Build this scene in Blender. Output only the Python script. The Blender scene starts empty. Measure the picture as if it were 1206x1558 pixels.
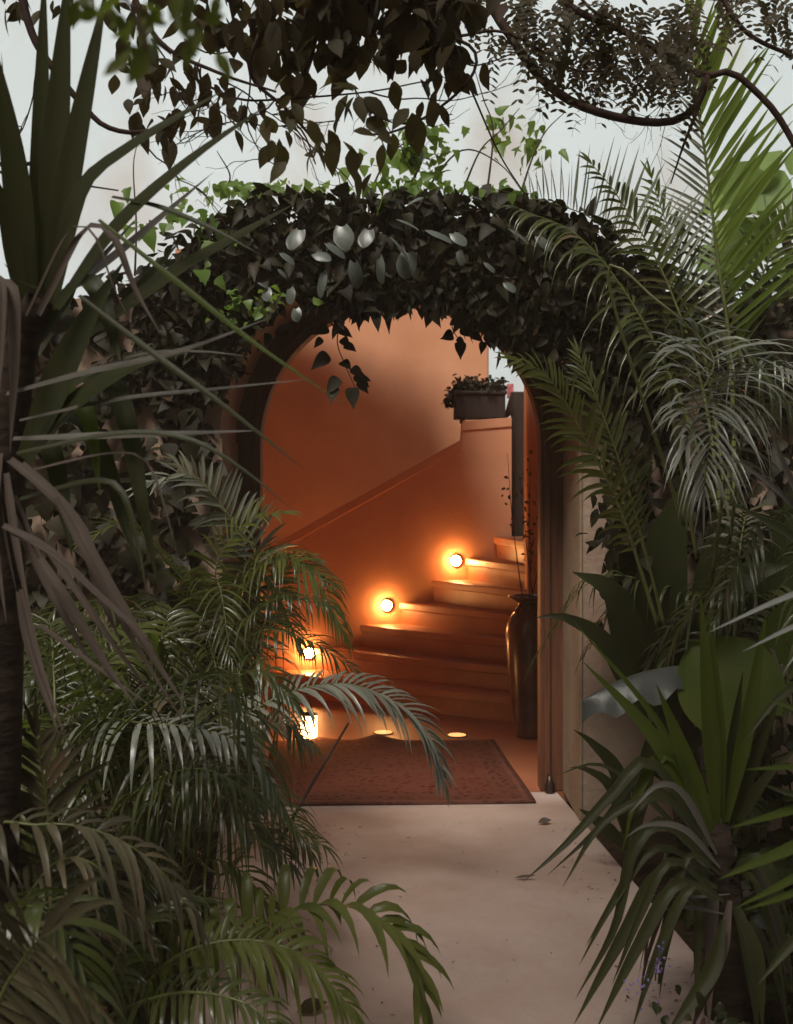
import bpy, math, random
import numpy as np
from mathutils import Vector

R = math.radians
sc = bpy.context.scene
C = sc.collection
F, HX, HY, CAMZ = 1700.0, 603.0, 757.0, 1.5          # focal length in photo pixels, optical axis, horizon row, eye height

# ------------------------------------------------------------------ camera, sky, sun, exposure
cam_d = bpy.data.cameras.new('camera')
cam = bpy.data.objects.new('camera', cam_d); C.objects.link(cam)
cam.location = (0, 0, CAMZ); cam.rotation_euler = (R(90), 0, 0)
cam_d.sensor_fit = 'HORIZONTAL'; cam_d.sensor_width = 36.0
cam_d.lens = 36.0 * F / 1206.0
cam_d.shift_y = -(779.0 - HY) / 1206.0
cam_d.clip_start = 0.05; cam_d.clip_end = 500
cam_d.dof.use_dof = True; cam_d.dof.focus_distance = 4.0; cam_d.dof.aperture_fstop = 6.3
sc.camera = cam

SUN_EL, SUN_AZ = R(55), R(205)      # azimuth measured from +Y clockwise; the sun stands high, a little behind the camera
w = bpy.data.worlds.new('World'); sc.world = w; w.use_nodes = True
nt = w.node_tree
bg = nt.nodes['Background']
sky = nt.nodes.new('ShaderNodeTexSky'); sky.sky_type = 'NISHITA'; sky.sun_disc = False
sky.sun_elevation = SUN_EL; sky.sun_rotation = SUN_AZ
sky.air_density = 1.0; sky.dust_density = 3.0; sky.ozone_density = 0.6
tint = nt.nodes.new('ShaderNodeMix'); tint.data_type = 'RGBA'; tint.blend_type = 'MULTIPLY'; tint.inputs[0].default_value = 1.0
tint.inputs[7].default_value = (1.0, 0.91, 0.76, 1)
nt.links.new(sky.outputs['Color'], tint.inputs[6]); nt.links.new(tint.outputs[2], bg.inputs['Color'])
bg.inputs['Strength'].default_value = 0.085
sun_d = bpy.data.lights.new('sun', 'SUN'); sun_d.energy = 4.4; sun_d.angle = R(20); sun_d.color = (1.0, 0.95, 0.88)
sun = bpy.data.objects.new('sun', sun_d); C.objects.link(sun)
sd = Vector((math.sin(SUN_AZ) * math.cos(SUN_EL), math.cos(SUN_AZ) * math.cos(SUN_EL), math.sin(SUN_EL)))
sun.rotation_euler = sd.to_track_quat('Z', 'Y').to_euler(); sun.location = sd * 30
sc.view_settings.view_transform = 'Standard'; sc.view_settings.look = 'None'
sc.view_settings.exposure = 0.0; sc.view_settings.gamma = 1.0
sc.cycles.max_bounces = 8; sc.cycles.transparent_max_bounces = 8
sc.cycles.sample_clamp_indirect = 6.0

# ------------------------------------------------------------------ helpers
def at(px, py, d):
    return Vector(((px - HX) / F * d, d, CAMZ - (py - HY) / F * d))

def P(pts, d=None):
    out = []
    for p in pts:
        out.append(at(p[0], p[1], p[2] if len(p) > 2 else d))
    return np.array([tuple(v) for v in out])

def unit(a):
    a = np.asarray(a, float)
    n = np.linalg.norm(a, axis=-1, keepdims=True)
    return a / np.maximum(n, 1e-9)

def spline(pts, n):
    p = np.asarray(pts, float)
    if len(p) == 2:
        t = np.linspace(0, 1, n)[:, None]
        return p[0] * (1 - t) + p[1] * t
    q = np.vstack([2 * p[0] - p[1], p, 2 * p[-1] - p[-2]])
    dense = []
    for i in range(1, len(q) - 2):
        p0, p1, p2, p3 = q[i - 1], q[i], q[i + 1], q[i + 2]
        for t in np.linspace(0, 1, 24, endpoint=False):
            dense.append(0.5 * (2 * p1 + (p2 - p0) * t + (2 * p0 - 5 * p1 + 4 * p2 - p3) * t * t + (3 * p1 - p0 - 3 * p2 + p3) * t ** 3))
    dense.append(p[-1])
    dense = np.array(dense)
    s = np.concatenate([[0], np.cumsum(np.linalg.norm(np.diff(dense, axis=0), axis=1))])
    u = np.linspace(0, s[-1], n)
    return np.stack([np.interp(u, s, dense[:, k]) for k in range(3)], 1)

class MB:
    """collects vertices and faces, then links them as ONE mesh object"""
    def __init__(self): self.v = []; self.f = []; self.m = []; self.n = 0
    def add(self, verts, faces, mi=0):
        verts = np.asarray(verts, float).reshape(-1, 3)
        self.v.append(verts)
        o = self.n
        for f in faces: self.f.append([i + o for i in f]); self.m.append(mi)
        self.n += len(verts)
    def box(self, a, b, mi=0):
        x0, y0, z0 = a; x1, y1, z1 = b
        self.add([(x0,y0,z0),(x1,y0,z0),(x1,y1,z0),(x0,y1,z0),(x0,y0,z1),(x1,y0,z1),(x1,y1,z1),(x0,y1,z1)],
                 [(3,2,1,0),(4,5,6,7),(0,1,5,4),(1,2,6,5),(2,3,7,6),(3,0,4,7)], mi)
    def prism(self, poly, z0, z1, mi=0):
        n = len(poly)
        v = [(x, y, z0) for x, y in poly] + [(x, y, z1) for x, y in poly]
        f = [tuple(range(n - 1, -1, -1)), tuple(range(n, 2 * n))]
        for i in range(n): j = (i + 1) % n; f.append((i, j, n + j, n + i))
        self.add(v, f, mi)
    def tube(self, pts, radii, sides=6, mi=0, cap=True):
        p = np.asarray(pts, float); n = len(p)
        r = np.interp(np.linspace(0, 1, n), np.linspace(0, 1, len(radii)), radii)
        T = unit(np.gradient(p, axis=0))
        ref = np.array([0, 0, 1.0]) if abs(T[0][2]) < 0.9 else np.array([1.0, 0, 0])
        u = unit(np.cross(T[0], ref)); vs = []
        for i in range(n):
            u = unit(u - T[i] * np.dot(u, T[i])); v = np.cross(T[i], u)
            for k in range(sides):
                a = 2 * math.pi * k / sides
                vs.append(p[i] + r[i] * (u * math.cos(a) + v * math.sin(a)))
        fs = []
        for i in range(n - 1):
            for k in range(sides):
                k2 = (k + 1) % sides
                fs.append((i * sides + k, i * sides + k2, (i + 1) * sides + k2, (i + 1) * sides + k))
        if cap:
            fs.append(tuple(range(sides - 1, -1, -1))); fs.append(tuple((n - 1) * sides + k for k in range(sides)))
        self.add(vs, fs, mi)
    def lathe(self, prof, c, sides=28, mi=0):
        vs = []; n = len(prof)
        for r, z in prof:
            for k in range(sides):
                a = 2 * math.pi * k / sides
                vs.append((c[0] + r * math.cos(a), c[1] + r * math.sin(a), c[2] + z))
        fs = []
        for i in range(n - 1):
            for k in range(sides):
                k2 = (k + 1) % sides
                fs.append((i * sides + k, i * sides + k2, (i + 1) * sides + k2, (i + 1) * sides + k))
        fs.append(tuple(range(sides - 1, -1, -1))); fs.append(tuple((n - 1) * sides + k for k in range(sides)))
        self.add(vs, fs, mi)
    def strips(self, base, D, N, L, W, prof, fold=0.15, droop=0.0, curl=0.0, mi=0):
        """n leaves at once: each a folded strip along D with surface normal N; prof = [(s, half-width share)]"""
        base = np.asarray(base, float).reshape(-1, 3); n = len(base)
        D = unit(np.broadcast_to(np.asarray(D, float), (n, 3))); N = np.broadcast_to(np.asarray(N, float), (n, 3))
        L = np.broadcast_to(np.asarray(L, float), (n,)); W = np.broadcast_to(np.asarray(W, float), (n,))
        droop = np.broadcast_to(np.asarray(droop, float), (n,)); curl = np.broadcast_to(np.asarray(curl, float), (n,))
        S = unit(np.cross(D, N)); N2 = np.cross(S, D)
        rows = []
        for s, hw in prof:
            p = base + D * (L * s)[:, None]
            p = p + np.array([0, 0, -1.0]) * (droop * L * s * s)[:, None] - N2 * (curl * L * s * s)[:, None]
            p = p - D * (0.35 * np.abs(droop) * L * s ** 3)[:, None]
            h = S * (W * hw * 0.5)[:, None]
            d = N2 * (W * hw * fold)[:, None]
            rows.append(np.stack([p - h + d, p, p + h + d], 1))
        A = np.stack(rows, 1)                      # n, m, 3, 3
        m = len(prof)
        fs = []
        for q in range(n):
            o = q * m * 3
            for i in range(m - 1):
                a = o + i * 3
                fs.append((a, a + 1, a + 4, a + 3)); fs.append((a + 1, a + 2, a + 5, a + 4))
        self.add(A.reshape(-1, 3), fs, mi)
    def build(self, name, mats, parent=None, smooth=True, origin=None):
        v = np.vstack(self.v) if self.v else np.zeros((0, 3))
        if parent is not None:
            o = np.zeros(3); p = parent
            while p is not None: o = o + np.array(p.location); p = p.parent
        else:
            if origin is None:
                o = np.array([(v[:, 0].min() + v[:, 0].max()) / 2, (v[:, 1].min() + v[:, 1].max()) / 2, v[:, 2].min()])
            else: o = np.array(origin, float)
        me = bpy.data.meshes.new(name)
        me.from_pydata((v - o).tolist(), [], self.f); me.update()
        if not isinstance(mats, (list, tuple)): mats = [mats]
        for m in mats: me.materials.append(m)
        if len(mats) > 1: me.polygons.foreach_set('material_index', self.m)
        if smooth: me.polygons.foreach_set('use_smooth', [True] * len(me.polygons))
        ob = bpy.data.objects.new(name, me); C.objects.link(ob)
        if parent is not None: ob.parent = parent
        else: ob.location = o
        return ob

def tag(o, label=None, cat=None, group=None, kind=None):
    if label: o['label'] = label
    if cat: o['category'] = cat
    if group: o['group'] = group
    if kind: o['kind'] = kind
    return o

def thing(name, loc, label, cat, group=None):
    o = bpy.data.objects.new(name, None); C.objects.link(o); o.location = loc; o.empty_display_size = 0.1
    return tag(o, label, cat, group)

def bevel(o, wd=0.01, seg=2):
    m = o.modifiers.new('bevel', 'BEVEL'); m.width = wd; m.segments = seg; m.limit_method = 'ANGLE'; m.angle_limit = R(40)
    return o

# ------------------------------------------------------------------ materials
def new_mat(name):
    m = bpy.data.materials.new(name); m.use_nodes = True
    n = m.node_tree.nodes; return m, n, m.node_tree.links, n['Principled BSDF']

def plaster(name, base, dark, rough=0.85, scale=1.6, bump=0.25, stain=None, spots=()):
    m, n, l, b = new_mat(name)
    tc = n.new('ShaderNodeTexCoord')
    n1 = n.new('ShaderNodeTexNoise'); n1.inputs['Scale'].default_value = scale; n1.inputs['Detail'].default_value = 8; n1.inputs['Roughness'].default_value = 0.62
    l.new(tc.outputs['Object'], n1.inputs['Vector'])
    r1 = n.new('ShaderNodeValToRGB'); r1.color_ramp.elements[0].position = 0.34; r1.color_ramp.elements[1].position = 0.66
    r1.color_ramp.elements[0].color = (*dark, 1); r1.color_ramp.elements[1].color = (*base, 1)
    l.new(n1.outputs['Fac'], r1.inputs['Fac'])
    col = r1.outputs['Color']
    if stain:                                       # streaks of dirt running down, with a shape of their own
        mp = n.new('ShaderNodeMapping'); mp.inputs['Scale'].default_value = (1.2, 1.2, 0.6); l.new(tc.outputs['Object'], mp.inputs['Vector'])
        n2 = n.new('ShaderNodeTexNoise'); n2.inputs['Scale'].default_value = 1.3; n2.inputs['Detail'].default_value = 6; l.new(mp.outputs['Vector'], n2.inputs['Vector'])
        r2 = n.new('ShaderNodeValToRGB'); r2.color_ramp.elements[0].position = 0.52; r2.color_ramp.elements[1].position = 0.70
        l.new(n2.outputs['Fac'], r2.inputs['Fac'])
        mx = n.new('ShaderNodeMix'); mx.data_type = 'RGBA'; mx.inputs[7].default_value = (*stain, 1)
        ma = n.new('ShaderNodeMath'); ma.operation = 'MULTIPLY'; ma.inputs[1].default_value = 0.6; l.new(r2.outputs['Color'], ma.inputs[0])
        l.new(ma.outputs[0], mx.inputs[0]); l.new(col, mx.inputs[6]); col = mx.outputs[2]
    for (cx, cz, rx, rz, sc_, amt) in spots:
        sp = n.new('ShaderNodeSeparateXYZ'); l.new(tc.outputs['Object'], sp.inputs[0])
        nn = n.new('ShaderNodeTexNoise'); nn.inputs['Scale'].default_value = 2.5; nn.inputs['Detail'].default_value = 7; l.new(tc.outputs['Object'], nn.inputs['Vector'])
        def mm(op, a, bv):
            q = n.new('ShaderNodeMath'); q.operation = op; l.new(a, q.inputs[0])
            if isinstance(bv, (int, float)): q.inputs[1].default_value = bv
            else: l.new(bv, q.inputs[1])
            return q.outputs[0]
        dx = mm('DIVIDE', mm('SUBTRACT', sp.outputs[0], cx), rx); dz = mm('DIVIDE', mm('SUBTRACT', sp.outputs[2], cz), rz)
        d2 = mm('ADD', mm('MULTIPLY', dx, dx), mm('MULTIPLY', dz, dz))
        d3 = mm('ADD', mm('SQRT', d2, 0.0), mm('MULTIPLY', mm('SUBTRACT', nn.outputs['Fac'], 0.5), 1.6))
        rr = n.new('ShaderNodeMapRange'); rr.inputs[1].default_value = 0.2; rr.inputs[2].default_value = 1.1; rr.inputs[3].default_value = amt; rr.inputs[4].default_value = 0.0
        l.new(d3, rr.inputs[0])
        mx = n.new('ShaderNodeMix'); mx.data_type = 'RGBA'; mx.inputs[7].default_value = (*sc_, 1)
        l.new(rr.outputs[0], mx.inputs[0]); l.new(col, mx.inputs[6]); col = mx.outputs[2]
    l.new(col, b.inputs['Base Color']); b.inputs['Roughness'].default_value = rough
    n3 = n.new('ShaderNodeTexNoise'); n3.inputs['Scale'].default_value = 28; n3.inputs['Detail'].default_value = 6; l.new(tc.outputs['Object'], n3.inputs['Vector'])
    ad = n.new('ShaderNodeMath'); ad.operation = 'ADD'; l.new(n1.outputs['Fac'], ad.inputs[0]); l.new(n3.outputs['Fac'], ad.inputs[1])
    bp = n.new('ShaderNodeBump'); bp.inputs['Strength'].default_value = bump; bp.inputs['Distance'].default_value = 0.02
    l.new(ad.outputs[0], bp.inputs['Height']); l.new(bp.outputs['Normal'], b.inputs['Normal'])
    return m

def leaf_mat(name, c0, c1, rough=0.4, trans=0.25, tcol=None, spec=0.32, brown=None, ior=1.45):
    m, n, l, b = new_mat(name)
    g = n.new('ShaderNodeNewGeometry'); tc = n.new('ShaderNodeTexCoord')
    nz = n.new('ShaderNodeTexNoise'); nz.inputs['Scale'].default_value = 7.0; nz.inputs['Detail'].default_value = 4; l.new(tc.outputs['Object'], nz.inputs['Vector'])
    a = n.new('ShaderNodeMath'); a.operation = 'MULTIPLY_ADD'; a.inputs[1].default_value = 0.6; l.new(g.outputs['Random Per Island'], a.inputs[0])
    a2 = n.new('ShaderNodeMath'); a2.operation = 'MULTIPLY'; a2.inputs[1].default_value = 0.55; l.new(nz.outputs['Fac'], a2.inputs[0]); l.new(a2.outputs[0], a.inputs[2])
    r = n.new('ShaderNodeValToRGB'); e = r.color_ramp.elements
    e[0].position = 0.15; e[0].color = (*c0, 1); e[1].position = 0.8; e[1].color = (*c1, 1)
    if brown:
        x = r.color_ramp.elements.new(0.93); x.color = (*brown, 1)
    l.new(a.outputs[0], r.inputs['Fac'])
    l.new(r.outputs['Color'], b.inputs['Base Color'])
    b.inputs['Roughness'].default_value = rough; b.inputs['Specular IOR Level'].default_value = spec; b.inputs['IOR'].default_value = ior
    nb = n.new('ShaderNodeTexNoise'); nb.inputs['Scale'].default_value = 60; l.new(tc.outputs['Object'], nb.inputs['Vector'])
    bp = n.new('ShaderNodeBump'); bp.inputs['Strength'].default_value = 0.12; bp.inputs['Distance'].default_value = 0.004
    l.new(nb.outputs['Fac'], bp.inputs['Height']); l.new(bp.outputs['Normal'], b.inputs['Normal'])
    t = n.new('ShaderNodeBsdfTranslucent')
    if tcol: t.inputs['Color'].default_value = (*tcol, 1)
    else: l.new(r.outputs['Color'], t.inputs['Color'])
    mx = n.new('ShaderNodeMixShader'); mx.inputs[0].default_value = trans
    l.new(b.outputs[0], mx.inputs[1]); l.new(t.outputs[0], mx.inputs[2]); l.new(mx.outputs[0], n['Material Output'].inputs['Surface'])
    return m

def plain(name, c, rough=0.5, metal=0.0, spec=0.5, noise=0.35, scale=9.0, bump=0.1, stretch=(1, 1, 1)):
    m, n, l, b = new_mat(name)
    tc = n.new('ShaderNodeTexCoord'); mp = n.new('ShaderNodeMapping'); mp.inputs['Scale'].default_value = stretch; l.new(tc.outputs['Object'], mp.inputs['Vector'])
    nz = n.new('ShaderNodeTexNoise'); nz.inputs['Scale'].default_value = scale; nz.inputs['Detail'].default_value = 7; l.new(mp.outputs['Vector'], nz.inputs['Vector'])
    r = n.new('ShaderNodeValToRGB'); e = r.color_ramp.elements; e[0].position = 0.3; e[1].position = 0.7
    e[0].color = (*[x * (1 - noise) for x in c], 1); e[1].color = (*[min(1, x * (1 + noise)) for x in c], 1)
    l.new(nz.outputs['Fac'], r.inputs['Fac']); l.new(r.outputs['Color'], b.inputs['Base Color'])
    b.inputs['Roughness'].default_value = rough; b.inputs['Metallic'].default_value = metal; b.inputs['Specular IOR Level'].default_value = spec
    bp = n.new('ShaderNodeBump'); bp.inputs['Strength'].default_value = bump; bp.inputs['Distance'].default_value = 0.01
    l.new(nz.outputs['Fac'], bp.inputs['Height']); l.new(bp.outputs['Normal'], b.inputs['Normal'])
    return m

def emit(name, c, s):
    m, n, l, b = new_mat(name)
    b.inputs['Base Color'].default_value = (0.8, 0.8, 0.75, 1)
    b.inputs['Emission Color'].default_value = (*c, 1); b.inputs['Emission Strength'].default_value = s
    return m

M = {}
M['pale_wall'] = plaster('pale_wall_plaster', (0.67, 0.80, 0.87), (0.62, 0.735, 0.79), 0.9, 0.35, 0.08, stain=(0.52, 0.50, 0.47), spots=[(1.12, 5.25, .42, .62, (0.44, 0.39, 0.34), .6), (-2.75, 4.3, .9, .7, (0.52, 0.47, 0.45), .5), (2.6, 4.2, .8, .5, (0.50, 0.46, 0.42), .4)])
M['front_wall'] = plaster('front_wall_plaster', (0.36, 0.26, 0.19), (0.24, 0.155, 0.11), 0.88, 1.8, 0.3, stain=(0.12, 0.09, 0.06))
M['terracotta'] = plaster('terracotta_limewash', (0.60, 0.30, 0.165), (0.51, 0.235, 0.12), 0.8, 1.6, 0.09, stain=(0.46, 0.20, 0.10))
M['stair'] = plaster('polished_stair_plaster', (0.40, 0.155, 0.068), (0.28, 0.095, 0.04), 0.45, 3.0, 0.12, stain=(0.22, 0.08, 0.04))
M['inner_floor'] = plaster('inner_floor_plaster', (0.34, 0.125, 0.06), (0.26, 0.085, 0.04), 0.4, 2.0, 0.08)
M['path'] = plaster('path_concrete', (0.50, 0.405, 0.355), (0.38, 0.275, 0.225), 0.6, 1.5, 0.2, stain=(0.26, 0.15, 0.11))
M['soil'] = plain('soil', (0.028, 0.018, 0.011), 0.95, spec=0.1, noise=0.6, scale=30, bump=0.8)
M['wood'] = plain('frame_wood', (0.10, 0.034, 0.014), 0.55, noise=0.35, scale=6, bump=0.15, stretch=(9, 9, 0.6))
M['dark_wood'] = plain('dark_wood', (0.016, 0.008, 0.005), 0.6, noise=0.4, scale=6, bump=0.15, stretch=(8, 8, 0.7))
M['glaze'] = plain('dark_glaze', (0.075, 0.028, 0.014), 0.25, spec=0.6, noise=0.6, scale=5, bump=0.06)
M['metal'] = plain('dark_metal', (0.05, 0.035, 0.025), 0.4, metal=0.8, noise=0.2)
M['bark'] = plain('bark', (0.075, 0.045, 0.032), 0.85, spec=0.2, noise=0.5, scale=22, bump=0.5, stretch=(1, 1, 0.3))
M['yucca_bark'] = plain('yucca_bark', (0.035, 0.024, 0.017), 0.9, spec=0.2, noise=0.6, scale=14, bump=0.9, stretch=(1, 1, 3))
M['twig'] = plain('twig_bark', (0.05, 0.028, 0.022), 0.8, spec=0.2, noise=0.4, scale=30, bump=0.3)
M['rachis'] = plain('palm_rachis', (0.10, 0.115, 0.03), 0.45, noise=0.3, scale=12, stretch=(1, 1, 1))
M['cane'] = plain('palm_cane', (0.07, 0.075, 0.03), 0.5, noise=0.4, scale=8, bump=0.2, stretch=(1, 1, 4))
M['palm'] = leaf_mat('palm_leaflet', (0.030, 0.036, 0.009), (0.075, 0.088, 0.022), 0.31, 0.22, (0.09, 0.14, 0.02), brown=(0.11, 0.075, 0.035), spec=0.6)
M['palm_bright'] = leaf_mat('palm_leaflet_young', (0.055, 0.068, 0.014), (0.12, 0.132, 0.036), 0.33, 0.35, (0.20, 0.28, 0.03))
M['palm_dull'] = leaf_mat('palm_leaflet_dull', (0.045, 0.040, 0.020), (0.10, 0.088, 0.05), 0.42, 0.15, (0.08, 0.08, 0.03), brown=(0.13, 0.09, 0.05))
M['palm_sheen'] = leaf_mat('palm_leaflet_sheen', (0.10, 0.112, 0.075), (0.19, 0.20, 0.15), 0.34, 0.15, (0.11, 0.13, 0.05), spec=0.6, ior=1.55)  # sky sheen on the leaflets put into a lighter base colour
M['palm_lit'] = leaf_mat('palm_leaflet_lit', (0.14, 0.15, 0.105), (0.26, 0.27, 0.21), 0.34, 0.12, (0.11, 0.13, 0.05), spec=0.7, ior=1.6)  # stronger sky sheen, again carried by the base colour
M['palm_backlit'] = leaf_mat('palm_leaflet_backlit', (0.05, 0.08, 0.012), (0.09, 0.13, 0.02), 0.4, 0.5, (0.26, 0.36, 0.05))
M['white_blade'] = leaf_mat('lit_blade', (0.22, 0.23, 0.21), (0.32, 0.33, 0.30), 0.3, 0.1, (0.1, 0.12, 0.05), spec=1.0, ior=1.7)  # light on the blade tips put into a pale base colour
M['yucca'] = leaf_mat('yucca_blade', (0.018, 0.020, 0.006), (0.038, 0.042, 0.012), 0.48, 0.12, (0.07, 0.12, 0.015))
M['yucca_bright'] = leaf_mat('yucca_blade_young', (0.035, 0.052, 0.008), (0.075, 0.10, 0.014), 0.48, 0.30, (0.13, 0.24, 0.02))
M['dry'] = leaf_mat('dry_leaf', (0.035, 0.025, 0.018), (0.12, 0.092, 0.074), 0.65, 0.08, (0.15, 0.10, 0.06), spec=0.3)
M['grey_blade'] = leaf_mat('grey_blade', (0.07, 0.064, 0.05), (0.13, 0.12, 0.10), 0.42, 0.1, (0.12, 0.11, 0.06))
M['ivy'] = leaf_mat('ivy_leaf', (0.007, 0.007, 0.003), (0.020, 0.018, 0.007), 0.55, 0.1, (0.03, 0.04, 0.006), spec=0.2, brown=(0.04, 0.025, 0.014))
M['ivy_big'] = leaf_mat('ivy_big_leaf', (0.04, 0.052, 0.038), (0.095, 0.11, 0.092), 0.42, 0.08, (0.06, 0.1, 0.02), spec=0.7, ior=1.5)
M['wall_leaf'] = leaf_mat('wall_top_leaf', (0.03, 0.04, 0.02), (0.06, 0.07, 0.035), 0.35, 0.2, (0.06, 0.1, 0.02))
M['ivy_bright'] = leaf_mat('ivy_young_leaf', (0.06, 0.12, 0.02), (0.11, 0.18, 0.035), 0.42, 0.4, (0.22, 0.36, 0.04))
M['tree_leaf'] = leaf_mat('tree_leaf', (0.026, 0.020, 0.008), (0.062, 0.048, 0.019), 0.6, 0.36, (0.11, 0.085, 0.025), brown=(0.07, 0.035, 0.02))
M['tree_leaf_olive'] = leaf_mat('tree_leaf_olive', (0.036, 0.032, 0.011), (0.07, 0.058, 0.018), 0.55, 0.35, (0.17, 0.15, 0.03), brown=(0.09, 0.05, 0.025))
M['pinnate'] = leaf_mat('feathery_leaf', (0.034, 0.027, 0.013), (0.066, 0.053, 0.024), 0.6, 0.35, (0.13, 0.11, 0.04))
M['broad'] = leaf_mat('broad_dark_leaf', (0.012, 0.016, 0.005), (0.026, 0.032, 0.008), 0.45, 0.15, (0.06, 0.10, 0.012))
M['ear'] = leaf_mat('elephant_ear_leaf', (0.06, 0.095, 0.014), (0.09, 0.13, 0.02), 0.5, 0.4, (0.20, 0.33, 0.03))
M['ear_shiny'] = leaf_mat('elephant_ear_shiny', (0.035, 0.04, 0.032), (0.085, 0.09, 0.078), 0.42, 0.08, (0.06, 0.1, 0.02), spec=0.9)
M['backlit'] = leaf_mat('backlit_leaf', (0.10, 0.17, 0.04), (0.18, 0.27, 0.09), 0.45, 0.5, (0.36, 0.5, 0.14))
M['violet'] = plain('violet_petal', (0.18, 0.12, 0.36), 0.6, noise=0.2)
M['pink'] = plain('pink_cloth', (0.55, 0.16, 0.17), 0.9, noise=0.5, scale=30)
M['bulb'] = emit('lit_bulb', (1.0, 0.45, 0.14), 240.0)
M['lantern'] = emit('lit_lantern_glass', (1.0, 0.48, 0.15), 24.0)
M['glow_disc'] = emit('lit_floor_disc', (1.0, 0.42, 0.13), 1.6)

PALM_PROF = [(0, .3), (.12, .8), (.3, 1), (.5, .88), (.7, .62), (.87, .3), (1, .02)]
HEART = [(0, 0), (.02, .55), (.10, .93), (.25, 1.0), (.45, .86), (.65, .56), (.85, .2), (1, .01)]
IVY3 = [(0, .0), (.04, .5), (.14, .8), (.26, 1.0), (.34, .72), (.5, .66), (.72, .42), (.9, .14), (1, .01)]
OVATE = [(0, .04), (.12, .5), (.3, .95), (.48, 1), (.68, .75), (.86, .32), (1, .01)]
SMALL = [(0, .15), (.3, 1), (.7, .9), (1, .05)]

# ------------------------------------------------------------------ the setting
def ground_sheet():
    g = MB(); n = 40
    xs = np.linspace(-40, 40, 9)
    g.add([(-20, -8, -0.05), (20, -8, -0.05), (20, 16, -0.05), (-20, 16, -0.05)], [(0, 1, 2, 3)])
    return tag(g.build('ground', M['soil'], smooth=False), kind='structure')
ground_sheet()

pth = MB()
pth.prism([(-0.42, -2.0), (1.12, -2.0), (0.99, 3.6), (0.865, 5.19), (0.82, 5.70), (-0.78, 5.70), (-0.82, 5.19), (-0.62, 3.6)], -0.09, 0.0)
path = tag(bevel(pth.build('path', M['path'], smooth=False), 0.008), kind='structure')
fl = MB(); fl.prism([(-1.12, 5.704), (1.1, 5.704), (1.75, 11.2), (-1.6, 11.2)], -0.09, -0.001)
tag(fl.build('court_floor', M['inner_floor'], smooth=False), kind='structure')

# tall pale wall behind everything
tw = MB(); tw.box((-16, 11.6, -0.05), (16, 12.0, 10.5))
tw_o = tw.build('tall_wall', M['pale_wall'], smooth=False)
tag(tw_o, 'tall pale plaster wall with faint stains rising behind the ivy and trees', 'wall')

# unseen wall added behind the viewer to block light from that side
hw = MB(); hw.box((-7, -3.4, -0.05), (7, -3.0, 4.6))
tag(hw.build('rear_shade_wall', M['front_wall'], smooth=False), 'unseen brown plaster wall added behind the viewer to block light', 'wall')
# garden wall with the arched opening
CX, R_IN, R_OUT, ZC = 0.02, 0.715, 0.84, 1.775
def arch_outline(r, cx, zc, n=28):
    pts = [(cx - r, 0.0)]
    for k in range(n + 1):
        a = math.pi - math.pi * k / n
        pts.append((cx + r * math.cos(a), zc + r * math.sin(a)))
    pts.append((cx + r, 0.0))
    return pts
def wall_top(x):
    return 2.40 + 0.36 * math.exp(-((x - 0.0) / 1.12) ** 6)
gw = thing('arched_garden_wall', (0.02, 5.2, 0), 'thick brown plaster garden wall with arched doorway under the ivy', 'wall')
def arch_wall(y0, y1, r, x0, x1, zt):
    b = MB(); inner = arch_outline(r, CX, ZC)
    top = []
    for (x, z) in inner:
        top.append((x, zt(x)))
    n = len(inner); v = []; f = []
    # columns between opening and top
    for (x, z), (xt, z2) in zip(inner, top):
        v += [(x, y0, z), (xt, y0, z2), (x, y1, z), (xt, y1, z2)]
    for i in range(1, n - 2):
        a, c = i * 4, (i + 1) * 4
        f += [(a, c, c + 1, a + 1), (a + 2, a + 3, c + 3, c + 2), (a, a + 2, c + 2, c), (a + 1, c + 1, c + 3, a + 3)]
    # jamb reveals
    a, c = 0, 4; f += [(a, a + 2, c + 2, c)]
    a, c = (n - 2) * 4, (n - 1) * 4; f += [(a, a + 2, c + 2, c)]
    b.add(v, f)
    xl, xr = CX - r, CX + r
    for xa, xb in ((x0, xl), (xr, x1)):
        m = 14; xs = np.linspace(xa, xb, m); v = []; f = []
        for x in xs: v += [(x, y0, -0.05), (x, y0, zt(x)), (x, y1, -0.05), (x, y1, zt(x))]
        for i in range(m - 1):
            a, c = i * 4, (i + 1) * 4
            f += [(a, c, c + 1, a + 1), (a + 2, a + 3, c + 3, c + 2), (a + 1, c + 1, c + 3, a + 3)]
        b.add(v, f)
    return b
arch_wall(5.19, 5.70, R_OUT, -6.5, 6.5, wall_top).build('wall_body', M['front_wall'], gw, smooth=False)
# cream render lining the jambs, 3 mm proud of the wall
for s in (-1, 1):
    j = MB(); xe = CX + s * R_OUT
    j.box((min(xe, xe - s * 0.012), 5.18, 0.004), (max(xe, xe - s * 0.012), 5.695, ZC))
    j.build('jamb_plaster', M['jamb'] if 'jamb' in M else M.setdefault('jamb', plaster('jamb_plaster', (0.27, 0.20, 0.125), (0.20, 0.135, 0.08), 0.85, 2.5, 0.25)), gw, smooth=False)
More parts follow.
